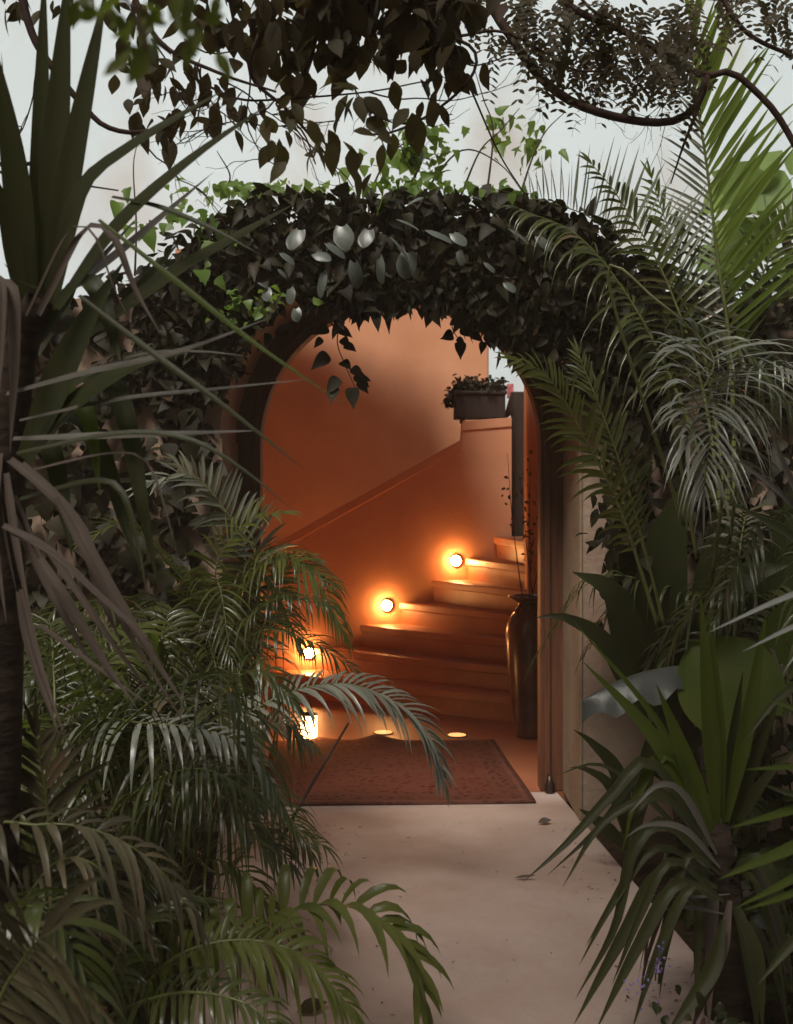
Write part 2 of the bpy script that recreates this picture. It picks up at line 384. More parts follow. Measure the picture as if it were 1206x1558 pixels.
# arched timber frame
def arch_band(r0, r1, y0, y1, zc=ZC, n=32):
    b = MB(); o = arch_outline(r1, CX, zc, n); i_ = arch_outline(r0, CX, zc, n)
    v = []; f = []
    for (a, c) in zip(i_, o): v += [(a[0], y0, a[1]), (c[0], y0, c[1]), (a[0], y1, a[1]), (c[0], y1, c[1])]
    for k in range(len(o) - 1):
        p, q = k * 4, (k + 1) * 4
        f += [(p, q, q + 1, p + 1), (p + 2, p + 3, q + 3, q + 2), (p, p + 2, q + 2, q), (p + 1, q + 1, q + 3, p + 3)]
    f += [(0, 1, 3, 2), ((len(o) - 1) * 4, (len(o) - 1) * 4 + 2, (len(o) - 1) * 4 + 3, (len(o) - 1) * 4 + 1)]
    b.add(v, f); return b
fr = thing('arched_door_frame', (CX, 5.73, 0), 'reddish brown timber frame lining the arched doorway', 'door frame')
bevel(arch_band(0.715, 0.87, 5.705, 5.83).build('frame_board', M['wood'], fr, smooth=False), 0.006)
bevel(arch_band(0.735, 0.765, 5.688, 5.704).build('frame_bead', M['wood'], fr, smooth=False), 0.006)
for s in (-1, 1):
    b = MB(); x = CX + s * 0.757
    b.lathe([(0.02, 0), (0.026, 0.01), (0.026, 0.045), (0.016, 0.06), (0.012, 0.09)], (x, 5.672, 0.001), 14)
    b.build('hinge_pin', M['metal'], fr)

# stair court: walls
ct = thing('court_back_wall', (-0.3, 10.4, 0), 'orange terracotta plaster wall at the back of the stair court', 'wall')
b = MB(); b.box((-1.62, 10.40, -0.05), (0.86, 10.62, 3.66)); bevel(b.build('wall_body', M['terracotta'], ct, smooth=False), 0.02)
def zr(y): return 2.70 + (y - 5.71) * 0.175
def slab(b, quad, z0, z1):
    v = [(x, y, z0(y)) for x, y in quad] + [(x, y, z1(y)) for x, y in quad]
    b.add(v, [(3,2,1,0),(4,5,6,7),(0,1,5,4),(1,2,6,5),(2,3,7,6),(3,0,4,7)])
sw = thing('court_side_wall', (-1.3, 8.0, 0), 'terracotta side wall of the stair court behind the left palms', 'wall')
b = MB(); slab(b, [(-1.13, 5.71), (-0.98, 5.71), (-1.45, 10.398), (-1.60, 10.398)], lambda y: -.05, lambda y: zr(y) - .002); b.build('wall_body', M['terracotta'], sw, smooth=False)
rw = thing('court_right_wall', (1.3, 7.5, 0), 'terracotta wall at the right of the stair court beyond the newel', 'wall')
b = MB(); slab(b, [(1.02, 5.71), (1.12, 5.71), (1.60, 9.2), (1.50, 9.2)], lambda y: -.05, lambda y: zr(y) - .002); b.build('wall_body', M['terracotta'], rw, smooth=False)
rf = thing('shade_roof', (-0.3, 7.0, 2.9), 'unseen sloping terracotta roof slab added to shade the left of the stair court', 'roof')  # unseen roof, shaped to keep daylight off the left of the court
b = MB(); slab(b, [(-1.13, 5.71), (1.12, 5.71), (1.33, 7.40), (-1.29, 7.40)], zr, lambda y: zr(y) + .07)
slab(b, [(-1.29, 7.402), (0.40, 7.402), (0.40, 9.4), (0.25, 10.05), (-1.58, 10.30)][:4] if False else [(-1.29, 7.402), (0.42, 7.402), (0.16, 9.72), (-1.56, 10.20)], zr, lambda y: zr(y) + .07); b.build('roof_slab', M['terracotta'], rf, smooth=False)

# stair wall (parapet)
def wall_d(x): return 8.55 + (x + 1.4) / 2.35 * 0.40
pw = thing('stair_parapet', (-0.2, 8.8, 0), 'sloping orange plaster stair wall carrying the round lamps', 'stair wall')
def par_top(px): return np.interp(px, [300, 430, 701, 703.5, 780], [893, 820, 669, 641, 635])
def par_pts():
    out = []
    for px in sorted(list(np.linspace(322, 778, 36)) + [701, 703.5]):
        # solve for x on the wall line
        x = 0.0
        for _ in range(12): x = (px - HX) / F * wall_d(x)
        out.append((x, wall_d(x), CAMZ - (par_top(px) - HY) / F * wall_d(x)))
    return out
pp = par_pts()
TH = 0.16
b = MB(); v = []; f = []
for x, y, z in pp: v += [(x, y, -0.02), (x, y, z - 0.075), (x, y + TH, -0.02), (x, y + TH, z - 0.075)]
for i in range(len(pp) - 1):
    a, c = i * 4, (i + 1) * 4
    f += [(a, c, c + 1, a + 1), (a + 2, a + 3, c + 3, c + 2), (a + 1, c + 1, c + 3, a + 3)]
a = (len(pp) - 1) * 4; f += [(a, a + 2, a + 3, a + 1), (0, 1, 3, 2)]
b.add(v, f); b.build('wall_body', M['terracotta'], pw, smooth=False)
b = MB(); v = []; f = []
for x, y, z in pp: v += [(x, y - 0.012, z - 0.074), (x, y - 0.012, z), (x, y + TH + 0.012, z - 0.074), (x, y + TH + 0.012, z)]
for i in range(len(pp) - 1):
    a, c = i * 4, (i + 1) * 4
    f += [(a, c, c + 1, a + 1), (a + 2, a + 3, c + 3, c + 2), (a + 1, c + 1, c + 3, a + 3), (a, a + 2, c + 2, c)]
a = (len(pp) - 1) * 4; f += [(a, a + 2, a + 3, a + 1), (0, 1, 3, 2)]
b.add(v, f); bevel(b.build('coping', M['terracotta'], pw, smooth=False), 0.012)

# stairs: winders fanning round the newel column
RISE = 0.17
LPX = [405, 480, 550, 610, 660, 712, 755, 800]
Ls = []
for px in LPX:
    x = 0.0
    for _ in range(12): x = (px - HX) / F * wall_d(x)
    Ls.append((x, wall_d(x) - 0.004))
Rs = [(0.86, 7.42), (0.90, 7.60), (0.93, 7.70), (0.95, 7.77), (0.965, 7.80), (0.985, 7.83), (1.00, 7.85), (1.06, 7.86)]
st = thing('staircase', (0, 8.2, 0), 'curved flight of terracotta steps fanning up to the right', 'stairs')
def lerp2(a, c, t): return (a[0] + (c[0] - a[0]) * t, a[1] + (c[1] - a[1]) * t)
for i in range(7):
    L0, R0, L1, R1 = Ls[i], Rs[i], Ls[i + 1], Rs[i + 1]
    z1 = RISE * (i + 1); z0 = RISE * i - (0.0 if i == 0 else 0.03)
    dx, dy = R0[0] - L0[0], R0[1] - L0[1]; ln = math.hypot(dx, dy)
    nx, ny = dy / ln, -dx / ln
    if ny > 0: nx, ny = -nx, -ny
    # step edges bow a little towards the viewer
    def edge(off, m=9):
        out = []
        for k in range(m):
            t = k / (m - 1); p = lerp2(L0, R0, t); bow = 0.035 * math.sin(math.pi * t) * (1.0 if i < 3 else 0.4)
            out.append((p[0] + nx * (bow + off), p[1] + ny * (bow + off)))
        out[0] = (L0[0] + nx * off, min(out[0][1], wall_d(out[0][0]) - 0.004))
        return out
    back = [R1, L1] if i < 6 else [(1.5, 8.3), (1.45, 8.9)]
    bk = [(back[0][0] - 0.0, back[0][1] + 0.10), (back[1][0] + 0.03, min(back[1][1] + 0.06, wall_d(back[1][0] + 0.03) - 0.004))]
    b = MB(); b.prism(edge(0.0) + bk, z0, z1 - 0.058); b.build('riser', M['stair'], st, smooth=False)
    b = MB(); b.prism(edge(0.028) + bk, z1 - 0.057, z1); bevel(b.build('tread', M['stair'], st, smooth=False), 0.010)

# newel column
nc = thing('newel_column', (1.03, 7.86, 0), 'slim terracotta column at the inner corner of the stairs', 'column')
b = MB(); b.box((0.915, 7.845, 0.0), (1.30, 8.05, 2.62)); bevel(b.build('column_shaft', M['terracotta'], nc, smooth=False), 0.02)
# dark post behind
dp = thing('wooden_post', (1.0, 9.1, 1.0), 'dark wooden post standing behind the end of the stair wall', 'post')
b = MB(); b.box((0.935, 9.06, 0.0), (1.10, 9.17, 2.36)); bevel(b.build('post_shaft', M['dark_wood'], dp, smooth=False), 0.008)
b = MB(); b.add([(0.86, 9.06, 2.10), (0.934, 9.06, 2.18), (0.934, 9.06, 2.36), (0.86, 9.15, 2.10), (0.934, 9.15, 2.18), (0.934, 9.15, 2.36)],
                [(0, 1, 2), (3, 5, 4), (0, 2, 5, 3), (0, 3, 4, 1), (1, 4, 5, 2)]); b.build('post_bracket', M['dark_wood'], dp, smooth=False)

# planter with its plant on the top of the stair wall
def solid(pxs, d): return [at(x, y, d) for x, y in pxs]
b = MB()
q0 = at(704, 642, 8.93); 
pl = thing('planter_box', at(737, 640, 8.98), 'dark brown wooden planter box on top of the stair wall', 'planter')
zt, zb = at(737, 600, 8.9).z, at(737, 638, 8.9).z + 0.012
x0, x1 = at(692, 600, 8.9).x, at(769, 600, 8.9).x
b = MB(); b.box((x0, 8.92, zb), (x1, 9.16, zt)); bevel(b.build('box_body', M['dark_wood'], pl, smooth=False), 0.006)
b = MB(); b.box((x0 - 0.012, 8.905, zt + 0.001), (x1 + 0.012, 9.175, zt + 0.03)); bevel(b.build('box_rim', M['dark_wood'], pl, smooth=False), 0.006)
for xa in (x0 + 0.05, x1 - 0.08):
    b = MB(); b.box((xa, 8.93, zb - 0.03), (xa + 0.03, 9.15, zb - 0.001)); b.build('foot', M['dark_wood'], pl, smooth=False)
rng = np.random.default_rng(5)
pt = thing('potted_shrub', ((x0 + x1) / 2, 9.04, zt + 0.03), 'small leafy green shrub growing in the planter on the stair wall', 'potted plant')
b = MB(); n = 520
pos = np.stack([rng.uniform(x0 - 0.06, x1, n), rng.normal(9.04, 0.07, n), zt + 0.03 + np.abs(rng.normal(0, 0.05, n))], 1)
pos[:, 2] -= np.clip((x0 + 0.02 - pos[:, 0]) * 1.6, 0, 1)
b.strips(pos, rng.normal(0, 1, (n, 3)) + [0, 0, .4], rng.normal(0, 1, (n, 3)) + [0, 0, 1], rng.uniform(.04, .065, n), rng.uniform(.026, .042, n), OVATE, .15, .2)
b.build('foliage', M['ivy'], pt)
b = MB()
for k in range(9):
    x = x0 + (x1 - x0) * (k + .5) / 9
    b.tube([(x, 9.04, zt), (x + rng.normal(0, .02), 9.04 + rng.normal(0, .03), zt + .07)], [.004, .002], 5)
b.build('stem', M['twig'], pt)
# pink cloth far right in the daylight
b = MB(); c0 = at(771, 584, 10.9); c1 = at(781, 606, 10.9)
m_ = 8; v = []; f = []
for i in range(m_ + 1):
    for k in range(5):
        v.append((c0.x + (c1.x - c0.x) * k / 4, 10.9 + 0.008 * math.sin(k * 2 + i), c0.z + (c1.z - c0.z) * i / m_))
for i in range(m_):
    for k in range(4): a = i * 5 + k; f.append((a, a + 1, a + 6, a + 5))
b.add(v, f); o = b.build('hanging_cloth', M['pink'])
sm = o.modifiers.new('thickness', 'SOLIDIFY'); sm.thickness = 0.006
tag(o, 'small pink patterned cloth hanging in daylight beyond the stairs', 'cloth')

# ------------------------------------------------------------------ lamps
LAMPS = [(693, 853, 'topmost round wall lamp glowing beside the upper steps'),
         (588, 921, 'middle round wall lamp glowing beside the third step'),
         (470, 993, 'lowest round wall lamp glowing through the palm fronds')]
for px, py, lab in LAMPS:
    x = 0.0
    for _ in range(12): x = (px - HX) / F * wall_d(x)
    y = wall_d(x); z = CAMZ - (py - HY) / F * y
    t = thing('wall_lamp', (x, y, z), lab, 'wall lamp', 'round lamps on the stair wall')
    b = MB(); vs = []; fs = []
    b.lathe([(0.052, 0.0), (0.052, 0.010), (0.045, 0.014)], (0, 0, 0), 24)
    vv = np.vstack(b.v); vv = np.stack([vv[:, 0], -vv[:, 2] - 0.001, vv[:, 1]], 1) + np.array([x, y, z])
    b.v = [vv]; b.build('mounting_plate', M['metal'], t)
    b = MB(); prof = [(0.040 * math.cos(a), 0.014 + 0.046 * math.sin(a)) for a in np.linspace(0, math.pi / 2 - 0.05, 8)]
    b.lathe(prof, (0, 0, 0), 24)
    vv = np.vstack(b.v); vv = np.stack([vv[:, 0], -vv[:, 2] - 0.002, vv[:, 1]], 1) + np.array([x, y, z])
    b.v = [vv]; b.build('bulb', M['bulb'], t)
hl = thing('wall_lamp', (-0.78, wall_d(-0.78) + TH + 0.002, 0.80), 'round wall lamp on the rear face of the sloping stair wall', 'wall lamp', 'round lamps on the stair wall')
for nm, pr, mt in (('mounting_plate', [(0.052, 0.0), (0.052, 0.010), (0.045, 0.014)], 'metal'), ('bulb', [(0.040 * math.cos(a), 0.015 + 0.046 * math.sin(a)) for a in np.linspace(0, math.pi / 2 - 0.05, 8)], 'bulb')):
    b = MB(); b.lathe(pr, (0, 0, 0), 24); vv = np.vstack(b.v); b.v = [np.stack([-vv[:, 0], vv[:, 2] + 0.001, vv[:, 1]], 1) + np.array(hl.location)]; b.build(nm, M[mt], hl)
ln_p = at(470, 1128, 6.86)
ln = thing('added_lantern', (ln_p.x, ln_p.y, 0.0), 'short glowing glass lantern standing in for a lit shape behind the palm fronds', 'lantern')  # lantern added in place of a brightly lit surface
b = MB(); b.lathe([(0.056, 0.002), (0.056, 0.016), (0.05, 0.02)], ln.location, 24); b.build('lantern_base', M['metal'], ln)
b = MB(); b.lathe([(0.048, 0.021), (0.050, 0.09), (0.048, 0.165)], ln.location, 24); b.build('glass', M['lantern'], ln)
b = MB(); b.lathe([(0.052, 0.166), (0.052, 0.174), (0.02, 0.186)], ln.location, 24); b.build('lantern_cap', M['metal'], ln)
for px, py, lab in ((583, 1115, 'round glowing disc standing in for a lit floor patch nearer the lantern'), (695, 1119, 'round glowing disc standing in for a lit floor patch nearer the jar')):
    p = at(px, py, CAMZ * F / (py - HY))
    t = thing('floor_glow_disc', (p.x, p.y, 0.0), lab, 'glow disc', 'glow discs for lit patches behind the rug')  # glowing disc added in place of a lit patch of floor
    b = MB(); b.lathe([(0.066, 0.0), (0.066, 0.004), (0.058, 0.005)], (p.x, p.y, 0.0), 28); b.build('trim_ring', M['metal'], t)
    b = MB(); b.lathe([(0.057, 0.0055), (0.04, 0.008), (0.01, 0.009)], (p.x, p.y, 0.0), 28); b.build('lens', M['glow_disc'], t)

# ------------------------------------------------------------------ rug
def rug_mat():
    m, n, l, b = new_mat('worn_rug')
    tc = n.new('ShaderNodeTexCoord'); sp = n.new('ShaderNodeSeparateXYZ'); l.new(tc.outputs['UV'], sp.inputs[0])
    def math_(op, a=None, bb=None, va=None, vb=None):
        q = n.new('ShaderNodeMath'); q.operation = op
        if a is not None: l.new(a, q.inputs[0])
        elif va is not None: q.inputs[0].default_value = va
        if bb is not None: l.new(bb, q.inputs[1])
        elif vb is not None: q.inputs[1].default_value = vb
        return q.outputs[0]
    # distance to the nearest edge (uv in metres)
    u, v = sp.outputs[0], sp.outputs[1]
    eu = math_('MINIMUM', u, math_('SUBTRACT', None, u, va=1.36)); ev = math_('MINIMUM', v, math_('SUBTRACT', None, v, va=1.40))
    e = math_('MINIMUM', eu, ev)
    r = n.new('ShaderNodeValToRGB'); r.color_ramp.interpolation = 'CONSTANT'
    el = r.color_ramp.elements; el[0].position = 0; el[0].color = (0.03, 0.016, 0.014, 1); el[1].position = 0.025; el[1].color = (0.10, 0.05, 0.04, 1)
    for pos, c in ((0.05, (0.028, 0.006, 0.005)), (0.15, (0.075, 0.024, 0.016)), (0.175, (0.02, 0.005, 0.005)), (0.19, (0.06, 0.007, 0.003))):
        x = el.new(pos); x.color = (*c, 1)
    l.new(e, r.inputs['Fac'])
    vo = n.new('ShaderNodeTexVoronoi'); vo.inputs['Scale'].default_value = 24; l.new(tc.outputs['UV'], vo.inputs['Vector'])
    wv = n.new('ShaderNodeTexNoise'); wv.inputs['Scale'].default_value = 5; wv.inputs['Detail'].default_value = 9; wv.inputs['Roughness'].default_value = .7; mpx = n.new('ShaderNodeMapping'); mpx.inputs['Scale'].default_value = (.6, 2.2, 1); l.new(tc.outputs['UV'], mpx.inputs['Vector']); l.new(mpx.outputs['Vector'], wv.inputs['Vector'])
    r2 = n.new('ShaderNodeValToRGB'); r2.color_ramp.elements[0].position = 0.25; r2.color_ramp.elements[1].position = 0.4
    l.new(vo.outputs['Distance'], r2.inputs['Fac'])
    mx = n.new('ShaderNodeMix'); mx.data_type = 'RGBA'; mx.inputs[7].default_value = (0.15, 0.055, 0.036, 1)
    l.new(math_('MULTIPLY', r2.outputs['Color'], vb=0.6), mx.inputs[0]); l.new(r.outputs['Color'], mx.inputs[6])
    r3 = n.new('ShaderNodeValToRGB'); r3.color_ramp.elements[0].position = 0.4; r3.color_ramp.elements[1].position = 0.65
    l.new(wv.outputs['Fac'], r3.inputs['Fac'])
    mx2 = n.new('ShaderNodeMix'); mx2.data_type = 'RGBA'; mx2.inputs[7].default_value = (0.09, 0.026, 0.014, 1)
    l.new(math_('MULTIPLY', r3.outputs['Color'], vb=0.65), mx2.inputs[0]); l.new(mx.outputs[2], mx2.inputs[6])
    l.new(mx2.outputs[2], b.inputs['Base Color']); b.inputs['Roughness'].default_value = 0.95; b.inputs['Specular IOR Level'].default_value = 0.1
    f = n.new('ShaderNodeTexNoise'); f.inputs['Scale'].default_value = 220; l.new(tc.outputs['UV'], f.inputs['Vector'])
    bp = n.new('ShaderNodeBump'); bp.inputs['Strength'].default_value = 0.5; bp.inputs['Distance'].default_value = 0.004
    l.new(f.outputs['Fac'], bp.inputs['Height']); l.new(bp.outputs['Normal'], b.inputs['Normal'])
    return m
def make_rug():
    FR, BR, BL, FL = np.array((.683, 5.475)), np.array((.60, 6.87)), np.array((-.76, 6.84)), np.array((-.665, 5.42))
    nu, nv = 40, 40; vs = []; uv = []
    for j in range(nv + 1):
        for i in range(nu + 1):
            s, t = i / nu, j / nv
            p = (FL * (1 - s) + FR * s) * (1 - t) + (BL * (1 - s) + BR * s) * t
            z = 0.012 + 0.004 * math.sin(7 * s + 3 * t) * math.sin(5 * t + 1)
            if t > .8: z += 0.035 * math.exp(-((s - .47) / .07) ** 2) * (t - .8) / .2 + 0.02 * math.exp(-((s - .2) / .09) ** 2) * (t - .8) / .2
            vs.append((p[0], p[1], z)); uv.append((s * 1.36, t * 1.40))
    fs = [(j * (nu + 1) + i, j * (nu + 1) + i + 1, (j + 1) * (nu + 1) + i + 1, (j + 1) * (nu + 1) + i) for j in range(nv) for i in range(nu)]
    b = MB(); b.add(vs, fs); o = b.build('rug', rug_mat())
    ul = o.data.uv_layers.new(name='uv')
    for lp in o.data.loops: ul.data[lp.index].uv = uv[lp.vertex_index]
    sm = o.modifiers.new('thickness', 'SOLIDIFY'); sm.thickness = 0.010; sm.offset = -1
    tag(o, 'worn red patterned rug lying in the arched doorway', 'rug')
make_rug()

# ------------------------------------------------------------------ jar with dry branches
jc = (0.845, 7.02, 0.0)
jar = thing('clay_jar', jc, 'tall dark glazed clay jar standing inside the doorway at the right', 'jar')
b = MB(); b.lathe([(0.095, 0.002), (0.10, 0.02), (0.118, 0.15), (0.14, 0.33), (0.155, 0.52), (0.160, 0.64), (0.150, 0.71), (0.122, 0.765), (0.088, 0.795), (0.078, 0.82), (0.078, 0.836)], jc, 40)
b.build('body', M['glaze'], jar)
b = MB(); b.lathe([(0.079, 0.837), (0.095, 0.850), (0.140, 0.874), (0.146, 0.884), (0.118, 0.886), (0.092, 0.87), (0.075, 0.838)], jc, 40); b.build('rim', M['glaze'], jar)
for s in (-1, 1):
    pts = [(jc[0] + 0.09 * s * .8, jc[1] - .07, .825), (jc[0] + .125 * s * .8, jc[1] - .10, .80), (jc[0] + .12 * s * .8, jc[1] - .098, .765)]
    b = MB(); b.tube(spline(pts, 8), [.012], 8); b.build('handle', M['glaze'], jar)
br = thing('dry_branches', (jc[0], jc[1], 0.85), 'thin dry leafy branches standing in the tall dark jar', 'branches')
b = MB(); lf = MB(); rng = np.random.default_rng(8)
for k, (tx, ty) in enumerate([(772, 690), (790, 720), (806, 700), (814, 740), (803, 790), (812, 810)]):
    e = at(tx, ty, 7.0 + 0.05 * (k % 3)); s0 = Vector((jc[0] + rng.normal(0, .03), jc[1] + rng.normal(0, .03), .82))
    mid = (s0 + e) / 2 + Vector((rng.normal(.02, .03), rng.normal(0, .03), .06))
    pts = spline([s0, mid, e], 14); b.tube(pts, [.004, .0015], 5)
    idx = rng.integers(7, 14, 12)
    lf.strips(pts[idx] + rng.normal(0, .02, (12, 3)), rng.normal(0, 1, (12, 3)), rng.normal(0, 1, (12, 3)) + [0, -1, 0], rng.uniform(.025, .05, 12), rng.uniform(.015, .028, 12), OVATE, .1, .2)
b.build('branch', M['twig'], br); lf.build('foliage', M['tree_leaf'], br)

# ------------------------------------------------------------------ plant makers
def frond(parent, pts, L=.3, n=32, wd=.018, up=(0, -.35, 1), droop=.35, t0=.3, ang=(78, 28), vee=.3, mat='palm', seed=0, rad=.007, sides=(1, -1), jit=1.0, label=None, curl=0.0):
    """one feather leaf: leaflets in the frond mesh, its rachis as a sub-part"""
    rg = np.random.default_rng(seed + 11)
    N_ = 48; p = spline(pts, N_); T = unit(np.gradient(p, axis=0))
    up = unit(up)
    b = MB()
    for s in sides:
        u = (np.arange(n) + 0.5 + (0.22 if s > 0 else -0.1)) / n
        u = np.clip(u + rg.normal(0, .12 / n, n), 0, 1)
        t = (t0 + (1 - t0) * u ** .95) * (N_ - 1)
        i0 = np.clip(t.astype(int), 0, N_ - 2); fr_ = (t - i0)[:, None]
        base = p[i0] * (1 - fr_) + p[i0 + 1] * fr_; tt = T[i0]
        U = unit(up - tt * (tt @ up)[:, None]); S = np.cross(tt, U) * s
        a = np.radians(ang[0] + (ang[1] - ang[0]) * u ** 1.1 + rg.normal(0, 4 * jit, n))[:, None]
        D = S * np.sin(a) + tt * np.cos(a) + U * (vee + rg.normal(0, .10 * jit, n))[:, None] + rg.normal(0, .05, (n, 3))
        prof = (.55 + .45 * np.sin(np.pi * np.clip(u * .8 + .12, 0, 1))) * (1 - .55 * u ** 3.5)
        prof *= np.clip(.5 + u * 5, 0, 1)
        Ls_ = L * prof * rg.uniform(1 - .12 * jit, 1 + .08 * jit, n) * np.where(rg.random(n) < .05, rg.uniform(.3, .7, n), 1)
        b.strips(base, D, U + S * .15 + rg.normal(0, .12 * jit, (n, 3)), Ls_, wd * (.55 + .45 * prof) * rg.uniform(.85, 1.1, n), PALM_PROF, .16, droop * rg.uniform(.65, 1.35, n), curl)
    # terminal pair
    b.strips(np.repeat(p[-1:], 2, 0), np.stack([T[-1] + .15 * np.cross(T[-1], up), T[-1] - .15 * np.cross(T[-1], up)]), up, L * .42, wd * .7, PALM_PROF, .16, droop * .6)
    o = b.build('frond', M[mat], parent)
    if label: o['label'] = label
    r = MB(); r.tube(p, [rad, rad * .8, rad * .45, rad * .18], 6); r.build('rachis', M['rachis'], o)
    return o

def blade(parent, pts, wd, mat='yucca', nrm=(0, -.75, .65), fold=.16, n=16, base_w=.55, peak=.35, name='leaf', label=None, twist=0.0):
    """one sword leaf along a path"""
    p = spline(pts, n); T = unit(np.gradient(p, axis=0)); N0 = unit(nrm)
    v = []; f = []
    for i in range(n):
        s = i / (n - 1)
        hw = (base_w + (1 - base_w) * min(1, s / peak)) if s < peak else max(.015, 1 - ((s - peak) / (1 - peak)) ** 1.7)
        N = unit(N0 - T[i] * np.dot(T[i], N0)); S = np.cross(T[i], N)
        if twist:
            a = twist * s; S, N = S * math.cos(a) + N * math.sin(a), N * math.cos(a) - S * math.sin(a)
        for k in (-1, -.5, 0, .5, 1):
            v.append(p[i] + S * (k * hw * wd / 2) + N * (abs(k) * hw * wd * fold))
    for i in range(n - 1):
        for k in range(4): a = i * 5 + k; f.append((a, a + 1, a + 6, a + 5))
    b = MB(); b.add(v, f); o = b.build(name, M[mat], parent)
    if label: o['label'] = label
    return o

def canes(root, tops, name='cane'):
    for k, (dx, dy, h) in enumerate(tops):
        b = MB(); o = np.array(root.location)
        pts = spline([o + (dx * .3, dy * .3, -.05), o + (dx * .7, dy * .7, h * .5), o + (dx, dy, h)], 14)
        b.tube(pts, [.022, .018, .016], 9); b.build(name, M['cane'], root)

def scatter_fronds(root, count, seed, zc, reach, mats, L=(.22, .34), az=(0, 360), el=(35, 80), start=None, n=24, wd=.019):
    rg = random.Random(seed); o = Vector(root.location)
    for k in range(count):
        a = R(rg.uniform(*az)); e = R(rg.uniform(*el)); ln = rg.uniform(*reach)
        s = o + Vector((rg.uniform(-.09, .09), rg.uniform(-.09, .09), zc * rg.uniform(.6, 1.1)))
        h = Vector((math.cos(a), math.sin(a), 0))
        p1 = s + (h * math.cos(e) + Vector((0, 0, math.sin(e)))) * ln * .42
        p2 = s + h * ln * (.30 + .52 * math.cos(e)) + Vector((0, 0, ln * (.55 * math.sin(e) + .06)))
        p3 = s + h * ln * (.52 + .50 * math.cos(e)) + Vector((0, 0, ln * (.50 * math.sin(e) - .16)))
        frond(root, [s, p1, p2, p3], rg.uniform(*L), n, wd * rg.uniform(.85, 1.15), (0, 0, 1), rg.uniform(.5, .95), rg.uniform(.25, .38), (76, 30), .42, rg.choice(mats), seed * 100 + k, .006)

# ------------------------------------------------------------------ palms on the left
def pf(root, px, d=None, **k):
    """frond through photo points (each with its own distance), grown from the palm's clump"""
    pts = P(px, d); o = np.array(root.location)
    z = o[2] + .28 + .15 * random.random()
    first = np.array([o[0] + (pts[0][0] - o[0]) * .1, o[1] + (pts[0][1] - o[1]) * .1, z])
    if k.pop('rooted', True): pts = np.vstack([first, pts])
    return frond(root, pts, **k)
random.seed(3)

pA = thing('areca_palm', (-.95, 5.0, -.05), 'feathery palm nearest the left door jamb, fronds over the lamp', 'palm', 'feathery palms on the left')
canes(pA, [(-.1, 0, .55), (.08, .05, .6), (.0, -.1, .5), (-.15, .12, .5)])
pf(pA, [(395, 900, 4.9), (345, 780, 4.85), (285, 722, 4.8), (228, 735, 4.7)], L=.30, n=34, wd=.021, up=(.25, -.75, .6), droop=.25, t0=.35, mat='palm_sheen', seed=1)
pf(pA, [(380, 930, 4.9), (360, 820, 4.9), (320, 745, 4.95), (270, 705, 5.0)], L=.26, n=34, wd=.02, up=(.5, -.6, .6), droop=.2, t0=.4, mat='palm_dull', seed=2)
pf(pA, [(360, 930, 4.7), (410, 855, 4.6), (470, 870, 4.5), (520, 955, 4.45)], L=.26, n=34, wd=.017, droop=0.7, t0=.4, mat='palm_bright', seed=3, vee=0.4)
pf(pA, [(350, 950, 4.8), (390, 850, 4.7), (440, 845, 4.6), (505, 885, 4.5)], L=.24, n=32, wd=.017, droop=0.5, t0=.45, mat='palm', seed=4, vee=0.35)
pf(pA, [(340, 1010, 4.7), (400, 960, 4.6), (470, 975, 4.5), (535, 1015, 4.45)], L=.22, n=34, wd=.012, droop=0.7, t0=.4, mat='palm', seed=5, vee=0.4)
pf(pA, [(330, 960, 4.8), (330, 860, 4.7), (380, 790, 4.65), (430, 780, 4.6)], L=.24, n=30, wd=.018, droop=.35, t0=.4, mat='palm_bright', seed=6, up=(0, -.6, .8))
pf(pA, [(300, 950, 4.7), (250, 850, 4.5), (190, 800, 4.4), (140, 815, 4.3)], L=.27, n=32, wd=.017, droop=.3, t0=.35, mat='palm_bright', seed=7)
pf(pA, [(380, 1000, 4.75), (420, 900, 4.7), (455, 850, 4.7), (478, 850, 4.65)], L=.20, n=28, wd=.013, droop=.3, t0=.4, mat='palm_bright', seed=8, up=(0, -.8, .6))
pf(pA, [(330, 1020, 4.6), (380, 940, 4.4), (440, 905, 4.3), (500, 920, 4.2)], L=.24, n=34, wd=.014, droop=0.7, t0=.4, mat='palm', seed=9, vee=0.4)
scatter_fronds(pA, 10, 21, .55, (.9, 1.25), ['palm', 'palm', 'palm_bright', 'palm_dull'], az=(100, 330))
scatter_fronds(pA, 7, 26, .55, (.9, 1.25), ['palm'], az=(100, 330), wd=.013, n=30)

pB = thing('areca_palm', (-.85, 4.0, -.05), 'feathery palm with the long silvery frond arching across the rug', 'palm', 'feathery palms on the left')
canes(pB, [(.05, 0, .5), (-.08, .05, .55), (.02, .12, .45)])
pf(pB, [(330, 1130, 4.1), (420, 1062, 4.15), (520, 1040, 4.2), (600, 1068, 4.2), (648, 1115, 4.2), (672, 1180, 4.2)], L=0.25, n=46, wd=.018, droop=0.5, t0=.3, ang=(70, 25), vee=0.28, mat='palm_lit', seed=31, rad=.007)
pf(pB, [(340, 1180, 4.0), (385, 1120, 4.0), (430, 1100, 4.0), (470, 1130, 4.0)], L=.2, n=26, wd=.016, droop=.5, t0=.35, mat='palm_dull', seed=32)
pf(pB, [(300, 1250, 3.9), (380, 1190, 3.8), (430, 1230, 3.75), (470, 1290, 3.7)], L=.22, n=28, wd=.011, droop=0.8, t0=.35, mat='palm', seed=33, vee=0.45)
pf(pB, [(330, 1330, 3.8), (390, 1275, 3.7), (440, 1260, 3.65), (490, 1285, 3.6)], L=.22, n=20, wd=.011, droop=0.8, t0=.4, mat='palm', seed=34, vee=0.5)
